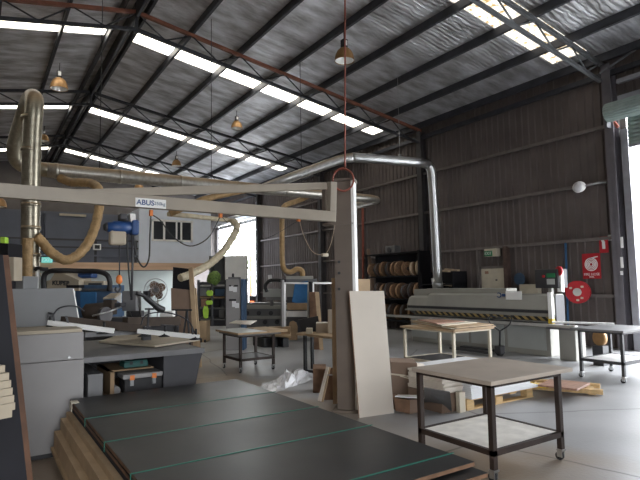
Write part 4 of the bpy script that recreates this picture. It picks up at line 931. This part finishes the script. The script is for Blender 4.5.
# leaning boards centre-left
def lean(x0, y0, x1, y1, x2, y2, x3, y3, zt, d0, m, label, th=.03, name='leaning_board', cat='board'):
    """board from top-left, top-right, bottom-right, bottom-left sight lines; top further back than foot"""
    a, b, c, e = P(x0,y0,d=d0+zt), P(x1,y1,d=d0+zt), P(x2,y2,d=d0), P(x3,y3,d=d0)
    if name == 'leaning_board': c, e = Vector((c.x,c.y,0)), Vector((e.x,e.y,0))
    return tag(obj(name, lambda bm: prism(bm, [a,b,c,e], Vector((FW.x,FW.y,0))*th), m), label, cat)
lean(173,267,192,269,196,300,171,300,.2,11.6,'navy','dark board leaning behind the tan sheets left of the yellow-green vests',.05)
lean(171,288,190,290,196,345,172,345,.25,10.6,'card','tan sheet leaning behind the machine table',.03)
lean(188.5,268,192.5,267,199.5,347,194.5,347,.3,10.3,'mdf','pale timber board edge leaning right of the tan sheet',.06)
lean(193.5,288,196,288,201.5,345,199.5,345,.3,10.4,'mdf','narrow brown timber leaning beside the pale timber edge',.05)
xs = thing('folding_trestle', 'dark A-shaped trestle in front of the tan sheet', 'trestle', P(183,346,d=9.8))
obj('trestle_leg', lambda bm: bar(bm, P(176,311,d=9.9), P(177.5,346,d=9.7), .03), 'black', xs); obj('trestle_leg', lambda bm: bar(bm, P(187,310,d=9.9), P(182,346,d=9.7), .03), 'black', xs)
obj('trestle_leg', lambda bm: bar(bm, P(187,310,d=9.9), P(190,346,d=9.7), .03), 'black', xs); obj('trestle_leg', lambda bm: bar(bm, P(176,311,d=9.9), P(173,346,d=9.7), .03), 'black', xs)
obj('trestle_bar', lambda bm: bar(bm, P(172,310,d=9.9), P(192,310,d=9.9), .03), 'black', xs)
# shelving with vests
vr = thing('storage_shelf', 'dark crowded storage shelf with hi-vis vests left of the grey control cabinet', 'shelf', P(210,326,d=15.5))
vd = 15.3
for x in (198.5, 212, 226): obj('upright', lambda bm: bar(bm, P(x,280,d=vd), P(x,326,d=vd), .06), 'bench_dark', vr)
for y in (286, 297, 308, 319): obj('shelf_board', lambda bm: prism(bm, [P(198,y,d=vd),P(227,y,d=vd),P(227,y+1.2,d=vd),P(198,y+1.2,d=vd)], FW*.5), 'mdf_dark' if y == 297 else 'bench_grey', vr)
obj('back_sheet', lambda bm: prism(bm, [P(198,282,d=vd+.55),P(227,282,d=vd+.55),P(227,326,d=vd+.5),P(198,326,d=vd+.5)], FW*.03), 'bench_dark', vr)
clutter([(200,288,208,296,vd+.05,.3,'panel_grey2','storage_box','blue-grey box on the second shelf of the dark storage shelf','box'),
 (215,289,224,296,vd+.05,.3,'blue_dull','storage_box','blue box on the right of the dark storage shelf','box'),
 (201,299,207,307,vd+.05,.3,'wood_red','storage_box','reddish box on the third shelf of the dark storage shelf','box'),
 (213,300,220,307,vd+.05,.3,'navy','storage_box','dark box on the third shelf of the dark storage shelf','box'),
 (219,310,226,318,vd+.05,.3,'bench_grey','storage_box','grey box on the lowest shelf of the dark storage shelf','box')])
def vest(x, y, w, h, lb):
    q = P(x,y,d=vd-.15); s = .034*w/2; k_ = .034*h/2
    tag(obj('safety_vest', lambda bm: prism(bm, [q+s_*s*a+Vector((0,0,k_*b)) for a, b in ((-.5,1),(-.15,.8),(.15,.8),(.5,1),(.95,.3),(.8,-.9),(.1,-1),(-.7,-.9),(-1,.2))], Vector((FW.x,FW.y,0))*.08), 'hivis', bev=.01), lb, 'vest', 'hi-vis vests')
vest(209.5,293,6,5,'topmost bright yellow-green vest folded on the dark storage shelf'); vest(209,302.5,6,4,'middle bright yellow-green vest on the dark storage shelf'); vest(205.5,312,5,11,'long yellow-green vest hanging lowest on the dark storage shelf')
gq = P(214,278,d=15.4); tag(obj('green_bag', lambda bm: lathe(bm, [(.01,-.2),(.16,-.17),(.2,0),(.14,.16),(.03,.22),(.005,.22)], 14, Matrix.Translation(gq) @ Matrix.Rotation(.5,4,'Y')), 'leaf'), 'olive green bag slumped on top of the dark storage shelf', 'bag')
wbx = thing('wooden_crate', 'tan wooden box on casters below the hi-vis vests', 'crate', P(203,334,d=13))
q4(199,321,206.5,331,15,.5,'mdf','crate_body',wbx,gr=1)
for x in (201,205): obj('caster_wheel', lambda bm: disc(bm, Vector((P(x,333,d=14.9).x,P(x,333,d=14.9).y,.04)), RT, .04, .04, 12), 'rubber', wbx)
# grey control cabinet with papers
ccab = thing('electrical_cabinet', 'tall grey control cabinet with papers taped on and blue side', 'cabinet', P(234,330,d=13))
kd = 13.0
q4(226,279,240.5,331,kd,.5,'panel_grey','cabinet_body',ccab,gr=1); q4(241,279,244,331,kd-.02,.5,'blue_dull','blue_side',ccab,gr=1)
q4(228,277,239,279,kd+.05,.3,'bench_grey','cabinet_top',ccab)
for (x0,y0,x1,y1) in ((229,286,233,291),(233,287,237,292),(232,301,236,307),(235,303,239,308)): q4(x0,y0,x1,y1,kd-.02,.01,'white_sheet','paper_sheet',ccab,0)
for (x0,y0,x1,y1) in ((229,285,231,286.5),(234,285,238,286.5),(229,299,236,301)): q4(x0,y0,x1,y1,kd-.03,.02,'black','paper_clip',ccab,0)
obj('beacon', tb([P(233,277,d=kd+.2), P(233,273.5,d=kd+.2)], .03, 8), 'machine_drk', ccab)
# low machine row behind, far centre
lm = thing('beam_machine', 'long low grey machine with round grippers behind the fenced area', 'machine', P(262,330,d=17))
q4(243,303,290,330,16.5,.8,'bench_grey','machine_body',lm)
q4(243,305,290,309,16.45,.1,'machine','machine_rail',lm); q4(243,316,290,319,16.45,.1,'machine','machine_rail',lm)
for i in range(7): obj('gripper', lambda bm: disc(bm, P(247+i*6,313+(i%2)*9,d=16.4), FW, .07, .1, 12), 'machine_drk', lm)
q4(263,289,283,297,15.5,.4,'machine_lt','machine_head',lm); q4(266,297,283,300,15.5,.4,'bench_grey','head_tray',lm)
q4(270,297,273,306,15.6,.2,'bench_grey','head_post',lm)
obj('cable_loop', tb(smooth([P(267,292,d=15.3), P(265,286,d=15.3), P(269,281,d=15.3), P(276,280,d=15.3), P(283,281,d=15.3)]), .05, 8), 'black', lm)
q = P(251,301,d=18); orr = thing('heater_box', 'small red-orange glowing box at the foot of the far doorway', 'box', P(251,310,d=18)); q4(249,296,255,305,18,.3,'machine_drk','box_shell',orr,gr=1); q4(250,301,254,304,17.98,.02,mat('glow_orange',(.9,.2,.08),.5,emit=1.5,var=.05),'glow_panel',orr,0)
tag(q4(245,303,262,308,17.5,.3,'mdf','timber_pile'), 'low pile of brown timber in front of the far doorway', 'timber')
tag(q4(268,275,272,283,22,.02,'white_sheet','wall_notice'), 'small pale notice on the far ribbed wall', 'notice')
# fenced machine
fm = thing('fenced_machine', 'computer-controlled machine with blue curtain behind an aluminium-framed guard', 'machine', P(305,335,d=14.3))
md = 14.6
q4(287,297,317,333,md+.3,.8,'bench_dark','machine_bed',fm)
q4(286,276,313,300,md+.4,.6,'machine','machine_tower',fm)
obj('blue_curtain', lambda bm: prism(bm, [P(292,302,d=md+.2),P(295,283,d=md+.2),P(308,281,d=md+.2),P(308,303,d=md+.2),P(300,304,d=md+.2)], FW*.05), 'blue_cloth', fm)
q4(286,311,309,317,md+.15,.2,'alu','bed_rail',fm); q4(287,303,307,310,md+.15,.2,'mdf_dark','guard_flap',fm)
q4(282,279,286,282,md+.2,.3,'machine_drk','top_box',fm); q4(284,279,317,282,md+.35,.3,'bench_grey','top_beam',fm)
gf = thing('guard_fence', 'pale aluminium guard frames in front of the blue-curtained machine', 'fence', P(310,336,d=13.8))
gd = 13.9
for (x0,x1) in ((284.5,308.5),(313,333)):
    obj('fence_frame', lambda bm: [bar(bm, P(a,b,d=gd), P(c,e,d=gd), .045) for a,b,c,e in ((x0,283,x1,283.2),(x0,283,x0,334),(x1,283,x1,334 if x1 < 330 else 320))], 'alu', gf)
obj('gate_post', lambda bm: bar(bm, P(310.7,282,d=gd), P(310.7,322,d=gd), .09), 'navy', gf)
obj('gate_post', lambda bm: bar(bm, P(282.5,280,d=gd-.1), P(282.5,336,d=gd-.1), .07), 'panel_grey', gf)
lean(309,292,318,292,320,316,310,316,.1,12.9,'mdf_edge','small brown board propped against the guard fence',.03)
lean(315,292,319,292,323,318,319,318,.1,12.8,'mdf','narrow tan board propped beside the small brown board',.03)
# table with boxes, black tray, blanks
tw = thing('packing_table', 'low wood-topped table left of the crane column', 'table', P(325,372,d=8.6))
pd = 8.9
tp0 = P(298,334,d=9.4); 
obj('tabletop', lambda bm: prism(bm, [P(296,333,d=9.6),P(336,337,d=8.6),P(345,333,d=9.2),P(312,330,d=10.2)], (0,0,-.04)), 'mdf', tw, bev=.003)
for x, y, d_ in ((305,335.5,9.15),(334,338,8.7),(312,333,10.0),(341,335,9.1)):
    a = P(x,y,d=d_); obj('leg', bx(a.x-.025, a.x+.025, a.y-.025, a.y+.025, 0, a.z), 'black', tw)
f1, f2 = P(305,370,d=9.15), P(334,378,d=8.7); obj('stretcher', lambda bm: bar(bm, Vector((f1.x,f1.y,.1)), Vector((f2.x,f2.y,.1)), .04), 'black', tw)
clutter([(306,328.5,312.5,334,9.3,.2,'cream','small_carton','small pale carton on the packing table','carton'),
 (316,323,329,334,9.5,.3,'white_panel','paper_stack','pale stack of boxes on the packing table','carton'),
 (328,310,333,334,9.3,.2,'white_panel','white_bundle','taller pale bundle standing on the packing table next to the column','bundle')])
q = lean(298,320,318,316,320,331,303,335,.2,9.8,'black','large black tray tilted on the packing table',.06,'black_tray','tray')
def blankb(bm):
    c = P(293,331.5,d=14.8); pts = []
    for a, b in ((-.11,-.2),(-.12,.1),(-.09,.2),(-.0,.25),(.08,.22),(.11,.1),(.12,-.2)): pts.append(c+s_*-a*1.1+Vector((0,0,b*1.2)))
    prism(bm, pts, FW*.04)
tag(obj('rounded_blank', blankb, 'mdf_dark'), 'orange-brown rounded board standing left of the black tray', 'board')
pl2 = thing('low_pallet', 'low timber pallet with boards behind the small dark trolley', 'pallet', P(275,343,d=13.3))
obj('pallet_deck', lambda bm: prism(bm, [P(258,333,d=13.6),P(291,336,d=13.2),P(291,332,d=14.2),P(262,329.5,d=14.6)], (0,0,-.05)), 'mdf', pl2)
for x in (266, 274, 285): obj('pallet_block', lambda bm: (lambda c: box(bm, c.x-.08,c.x+.08,c.y-.05,c.y+.6,0,c.z-.0))(P(x,338,d=13.5)), 'black', pl2)
tag(q4(268,327,290,334,13.7,.3,'mdf_dark','wood_block'), 'brown timber block on the low pallet', 'timber')
# crumpled plastic on the floor
def crumple(bm):
    random.seed(3); c = Vector((4.35,7.7,0)); n = 16; m_ = 10; V = {}
    for i in range(n):
        for j in range(m_):
            u = i/(n-1)-.5; v = j/(m_-1)-.5; e_ = max(0, 1-(2*u)**2)*max(0, 1-(2*v)**2)
            x = u*1.6; y = v*.9
            V[i,j] = bm.verts.new((c.x+x*.85+y*.5+random.uniform(-.04,.04), c.y-x*.0+y*1.0+x*.45+random.uniform(-.04,.04), .008+e_*random.uniform(.03,.24)*(1 if u > -.1 else .45)))
    for i in range(n-1):
        for j in range(m_-1): bm.faces.new((V[i,j],V[i+1,j],V[i+1,j+1],V[i,j+1]))
tag(obj('plastic_wrap', crumple, 'plastic'), 'crumpled heap of clear plastic wrap on the floor left of the column', 'plastic sheet')
# boards around the column
def lb(x0, y0, x1, y1, x2, x3, fd_, top_back, m, label, th=.018, edge=None, yb0=None, yb1=None):
    """sheet leaning back: foot on the floor at sight lines x3..x2"""
    e, c = P(x3,yb0,z=0), P(x2,yb1,z=0); da = (e-EYE).dot(FW)+top_back; db = (c-EYE).dot(FW)+top_back
    a, b = P(x0,y0,d=da), P(x1,y1,d=db); nv = Vector((FW.x,FW.y,0))
    t = thing('sheet_of_board', label, 'panel', (e+c)/2)
    obj('panel_face', lambda bm: prism(bm, [a,b,c,e], nv*th), m, t)
    if edge:
        s = (e-c).normalized()*.012
        obj('panel_edge', lambda bm: prism(bm, [a,e,e+s,a+s], nv*th), edge, t, label='brown raw edge')
    return t
lb(349.5,291,384,291,394,359.5,.0,.28,'white_panel','tall cream-white panel leaning against the crane column',.03,'mdf_edge',418,413)
lb(355,279,370,279,372,357,0,.05,'mdf','tan board standing behind the cream-white panel right of the column',.02,None,398,396)
lb(331.5,278,337,278,338,333,0,.1,'mdf','narrow tan board standing against the left side of the column',.02,None,404,404)
ef = thing('frame_offcut', 'small wooden frame leaning on the floor left of the crane column', 'frame', P(320,405,z=0))
f0 = P(313,402,z=0); fdd = (f0-EYE).dot(FW)
obj('frame_rail', lambda bm: bar(bm, P(328,367,d=fdd+.2), P(319.5,401,d=fdd), .045, .03), 'white_panel', ef); obj('frame_rail', lambda bm: bar(bm, P(329.5,367,d=fdd+.2), P(322,403,d=fdd), .03, .02), 'mdf', ef)
obj('frame_board', lambda bm: prism(bm, [P(326,368,d=fdd+.25),P(337,368,d=fdd+.25),P(336,403,d=fdd+.1),P(322,402,d=fdd+.1)], FW*.02), 'mdf_edge', ef)
for y in (375, 395): obj('frame_bar', lambda bm: bar(bm, P(323 if y > 380 else 327,y,d=fdd+.15), P(333,y,d=fdd+.15), .02), 'panel_grey', ef)
tag(obj('dark_carton', lambda bm: prism(bm, [P(313,369,d=fdd+.6),P(326,369,d=fdd+.6),P(326,395,d=fdd+.6),P(313,393,d=fdd+.6)], FW*.3), 'mdf_edge'), 'dark brown carton behind the small wooden frame', 'carton')
# carton, grey boards, pallets of white sheets
kb = thing('cardboard_carton', 'brown cardboard carton with pale straps right of the cream-white panel', 'carton', P(404,408,z=0))
bp = P(393,406,z=0); bd_ = (bp-EYE).dot(FW)+.2
obj('carton_body', lambda bm: prism(bm, [P(391,362,d=bd_),P(417,363,d=bd_),P(417,403,d=bd_),P(393,403,d=bd_)], Vector((.25,.35,0))), 'card', kb, bev=.005)
obj('pale_side', lambda bm: prism(bm, [P(417.5,364,d=bd_),P(424,364,d=bd_+.1),P(424,400,d=bd_+.1),P(417.5,403,d=bd_)], Vector((.05,.3,0))), 'white_panel', kb)
obj('carton_strap', lambda bm: (bar(bm, P(391,374,d=bd_-.01), P(417,377,d=bd_-.01), .006, .02), bar(bm, P(400,376,d=bd_-.012), P(416,380.5,d=bd_-.012), .006, .012)), 'cream', kb)
sf = thing('low_box', 'low dark-fronted box with white top in front of the cardboard carton', 'box', P(402,413,z=0))
lp = P(410,414,z=0); ld = (lp-EYE).dot(FW)
obj('box_front', lambda bm: prism(bm, [P(394,398,d=ld+.05),P(410,400,d=ld),P(410,414,d=ld),P(396,411,d=ld+.05)], Vector((.12,.25,0))), 'mdf_edge', sf)
obj('white_top', lambda bm: prism(bm, [P(395,397,d=ld+.05),P(424,399,d=ld),P(424,396,d=ld+.3),P(398,395.5,d=ld+.3)], (0,0,.012)), 'white_sheet', sf)
obj('box_side', lambda bm: prism(bm, [P(410,400,d=ld),P(424,399,d=ld+.05),P(423,412,d=ld+.05),P(410,414,d=ld)], Vector((.02,.2,0))), 'card', sf)
# pallet of white sheets
wp = thing('timber_pallet', 'pale timber pallet under the stack of white sheets', 'pallet', (5.7,5.1,0))
px0, px1, py0, py1 = 5.13, 6.35, 4.62, 5.6
for y in (4.62, 5.05, 5.5): obj('pallet_deck_board', bx(px0, px1+.1, y, y+.1, .115, .135), 'pine', wp)
for x in (px0, px0+.42, px0+.84, px1-.04): obj('pallet_cross_board', bx(x, x+.12, py0, py1, .095, .115), 'pine', wp)
for x in (px0, px0+.55, px1-.04):
    for y in (4.62, 5.05, 5.5): obj('pallet_block', bx(x, x+.13, y, y+.1, .018, .095), 'pine', wp)
for y in (4.62, 5.05, 5.5): obj('pallet_runner', bx(px0, px1+.1, y, y+.1, 0, .018), 'pine', wp)
random.seed(11)
words = ['lowest','second lowest','third lowest','fourth lowest','fifth lowest','sixth lowest','seventh lowest','eighth lowest','ninth lowest','tenth lowest','eleventh lowest','twelfth lowest','topmost']
for i in range(13):
    dx = .22 if i < 1 else (.12 if i < 2 else random.uniform(-.03,.03)); z = .135+i*.024
    tag(obj('white_sheet', bx(px0+.05, px1+dx, py0-.04+random.uniform(-.01,.02), py1+.1, z, z+.021), 'white_sheet'), '%s white sheet of the tall stack on the pale pallet' % words[i], 'sheet', 'white sheets on the pallet')
    if i > 2:
        tag(obj('cut_panel', bx(px0-.34+random.uniform(-.02,.02), px0-.01, py0+.06+random.uniform(-.02,.02), py1-.3, z+.03, z+.051), 'white_panel'), '%s cream panel in the pile beside the white sheets' % words[i], 'panel', 'cream panels beside the white sheets')
gpb = thing('grey_crate', 'open grey board box standing in front of the cream panels', 'box', (4.9,5.0,0))
obj('front_board', lambda bm: prism(bm, [P(425,388,d=6.05),P(450,392,d=5.95),P(452,412,z=0),P(425,406,z=0)], (.02,.04,0)), 'bench_grey', gpb)
obj('side_board', bx(4.98, 5.08, 4.60, 4.66, 0, .24), 'cream', gpb)
obj('support_block', bx(4.78, 5.10, 4.7, 5.3, 0, .225), 'card', gpb)
# small pallet with timber
sp2 = thing('small_pallet', 'small low timber pallet on the open floor', 'pallet', (6.7,4.45,0))
for i, (a, b) in enumerate(((P(523,386,z=.05),P(603,392,z=.05)),(P(522,380,z=.05),P(600,386,z=.05)))): obj('runner', lambda bm: bar(bm, a, b, .1, .06), 'yellow' if False else 'pine', sp2)
obj('cross_board', lambda bm: bar(bm, P(592,393,z=.03), P(588,385,z=.03), .1, .05), 'pine', sp2)
obj('cross_board', lambda bm: bar(bm, P(536,388,z=.03), P(540,381,z=.03), .1, .05), 'pine', sp2)
for i in range(3):
    z = .09+i*.03
    tag(obj('hardwood_board', lambda bm: prism(bm, [P(538,386.5,z=z),P(577,391,z=z),P(590,384.5,z=z),P(551,380.5,z=z)], (0,0,.026)), 'wood_red'), ['lowest','middle','topmost'][i]+' reddish board on the small low pallet', 'board', 'reddish boards on the small pallet')
tag(obj('long_plank', lambda bm: bar(bm, P(523,383,z=.1), P(548,387,z=.1), .12, .03), 'yellow'), 'yellowish plank sticking out left of the reddish boards', 'plank')
# things on the grey trolley at right edge
tag(obj('metal_strip', lambda bm: bar(bm, P(552,322,z=.86), P(614,324,z=.84), .1, .03), 'white'), 'long pale metal guide reaching onto the trolley at the right', 'guide')
ofs = thing('outfeed_table', 'pale outfeed cabinet end between the long machine and the right trolley', 'machine', (9.6,6.2,0))
obj('cabinet_end', bx(9.85, 10.2, 6.05, 6.4, 0, .62), 'machine', ofs, bev=.01); obj('table_top', bx(9.6, 10.35, 5.7, 6.5, .62, .66), 'bench_grey', ofs)
q = P(600,340,X=9.8); tag(obj('orange_reel', lambda bm: disc(bm, Vector((q.x,q.y,.5)), (1,-.3,0), .14, .08, 20), 'amber'), 'orange-brown reel standing behind the right trolley', 'reel')
tag(obj('reel_stand', bx(q.x-.1, q.x+.1, q.y-.1, q.y+.1, 0, .36), 'machine_drk'), 'dark block under the orange-brown reel', 'stand')
# outside greenery at the far door
def bush(bm):
    random.seed(5)
    for i in range(260):
        c = Vector((19+random.gauss(0,1.6), 40+random.gauss(0,2.0), 4.5+random.gauss(0,1.5))); n = Vector((random.gauss(0,1),random.gauss(0,1),random.gauss(0,1))).normalized(); a = n.orthogonal().normalized()*.22; b = n.cross(a)
        bm.faces.new([bm.verts.new(c+a), bm.verts.new(c+b), bm.verts.new(c-a), bm.verts.new(c-b)])
tr = thing('garden_tree', 'bright tree outside seen through the far doorway', 'tree', (19,40,0))
obj('crown', bush, 'leaf_out', tr); obj('trunk', tb([(19,40,-.16),(19,40,4)], .15, 8), 'mdf_edge', tr)
# ================================================================== LIGHT
w = bpy.data.worlds.new('sky'); bpy.context.scene.world = w; w.use_nodes = True
bg = w.node_tree.nodes['Background']; bg.inputs[0].default_value = (.93,.96,1,1); bg.inputs[1].default_value = 9.0
def portal(loc, rot, sx, sy):
    l = bpy.data.lights.new('door_portal', 'AREA'); l.shape = 'RECTANGLE'; l.size = sx; l.size_y = sy; l.cycles.is_portal = True
    o = bpy.data.objects.new('door_portal', l); C.objects.link(o); o.location = loc; o.rotation_euler = rot
portal((W+.12,3.3,2.3), (0,PI/2,0), 4.6, 5.5); portal((W+.12,27.9,2.6), (0,PI/2,0), 5.2, 5.8); portal((-.5,-6.15,2.0), (PI/2,0,0), 4.2, 4.0)  # last portal guides sky light through the added opening behind the camera
# ================================================================== CAMERA
cam = bpy.data.cameras.new('camera'); co = bpy.data.objects.new('camera', cam); C.objects.link(co)
cam.sensor_width = 36; cam.lens = F*36/640; cam.clip_start = .05; cam.clip_end = 500
co.matrix_world = Matrix(((RT.x,UP.x,-FW.x,0),(RT.y,UP.y,-FW.y,0),(RT.z,UP.z,-FW.z,H),(0,0,0,1)))
s = bpy.context.scene; s.camera = co
s.view_settings.view_transform = 'Standard'; s.view_settings.look = 'None'; s.view_settings.gamma = 1; s.view_settings.use_curve_mapping = False
s.view_settings.exposure = 0.8
s.cycles.max_bounces = 8; s.cycles.diffuse_bounces = 5
s.cycles.use_denoising = True
s.cycles.sample_clamp_indirect = 8
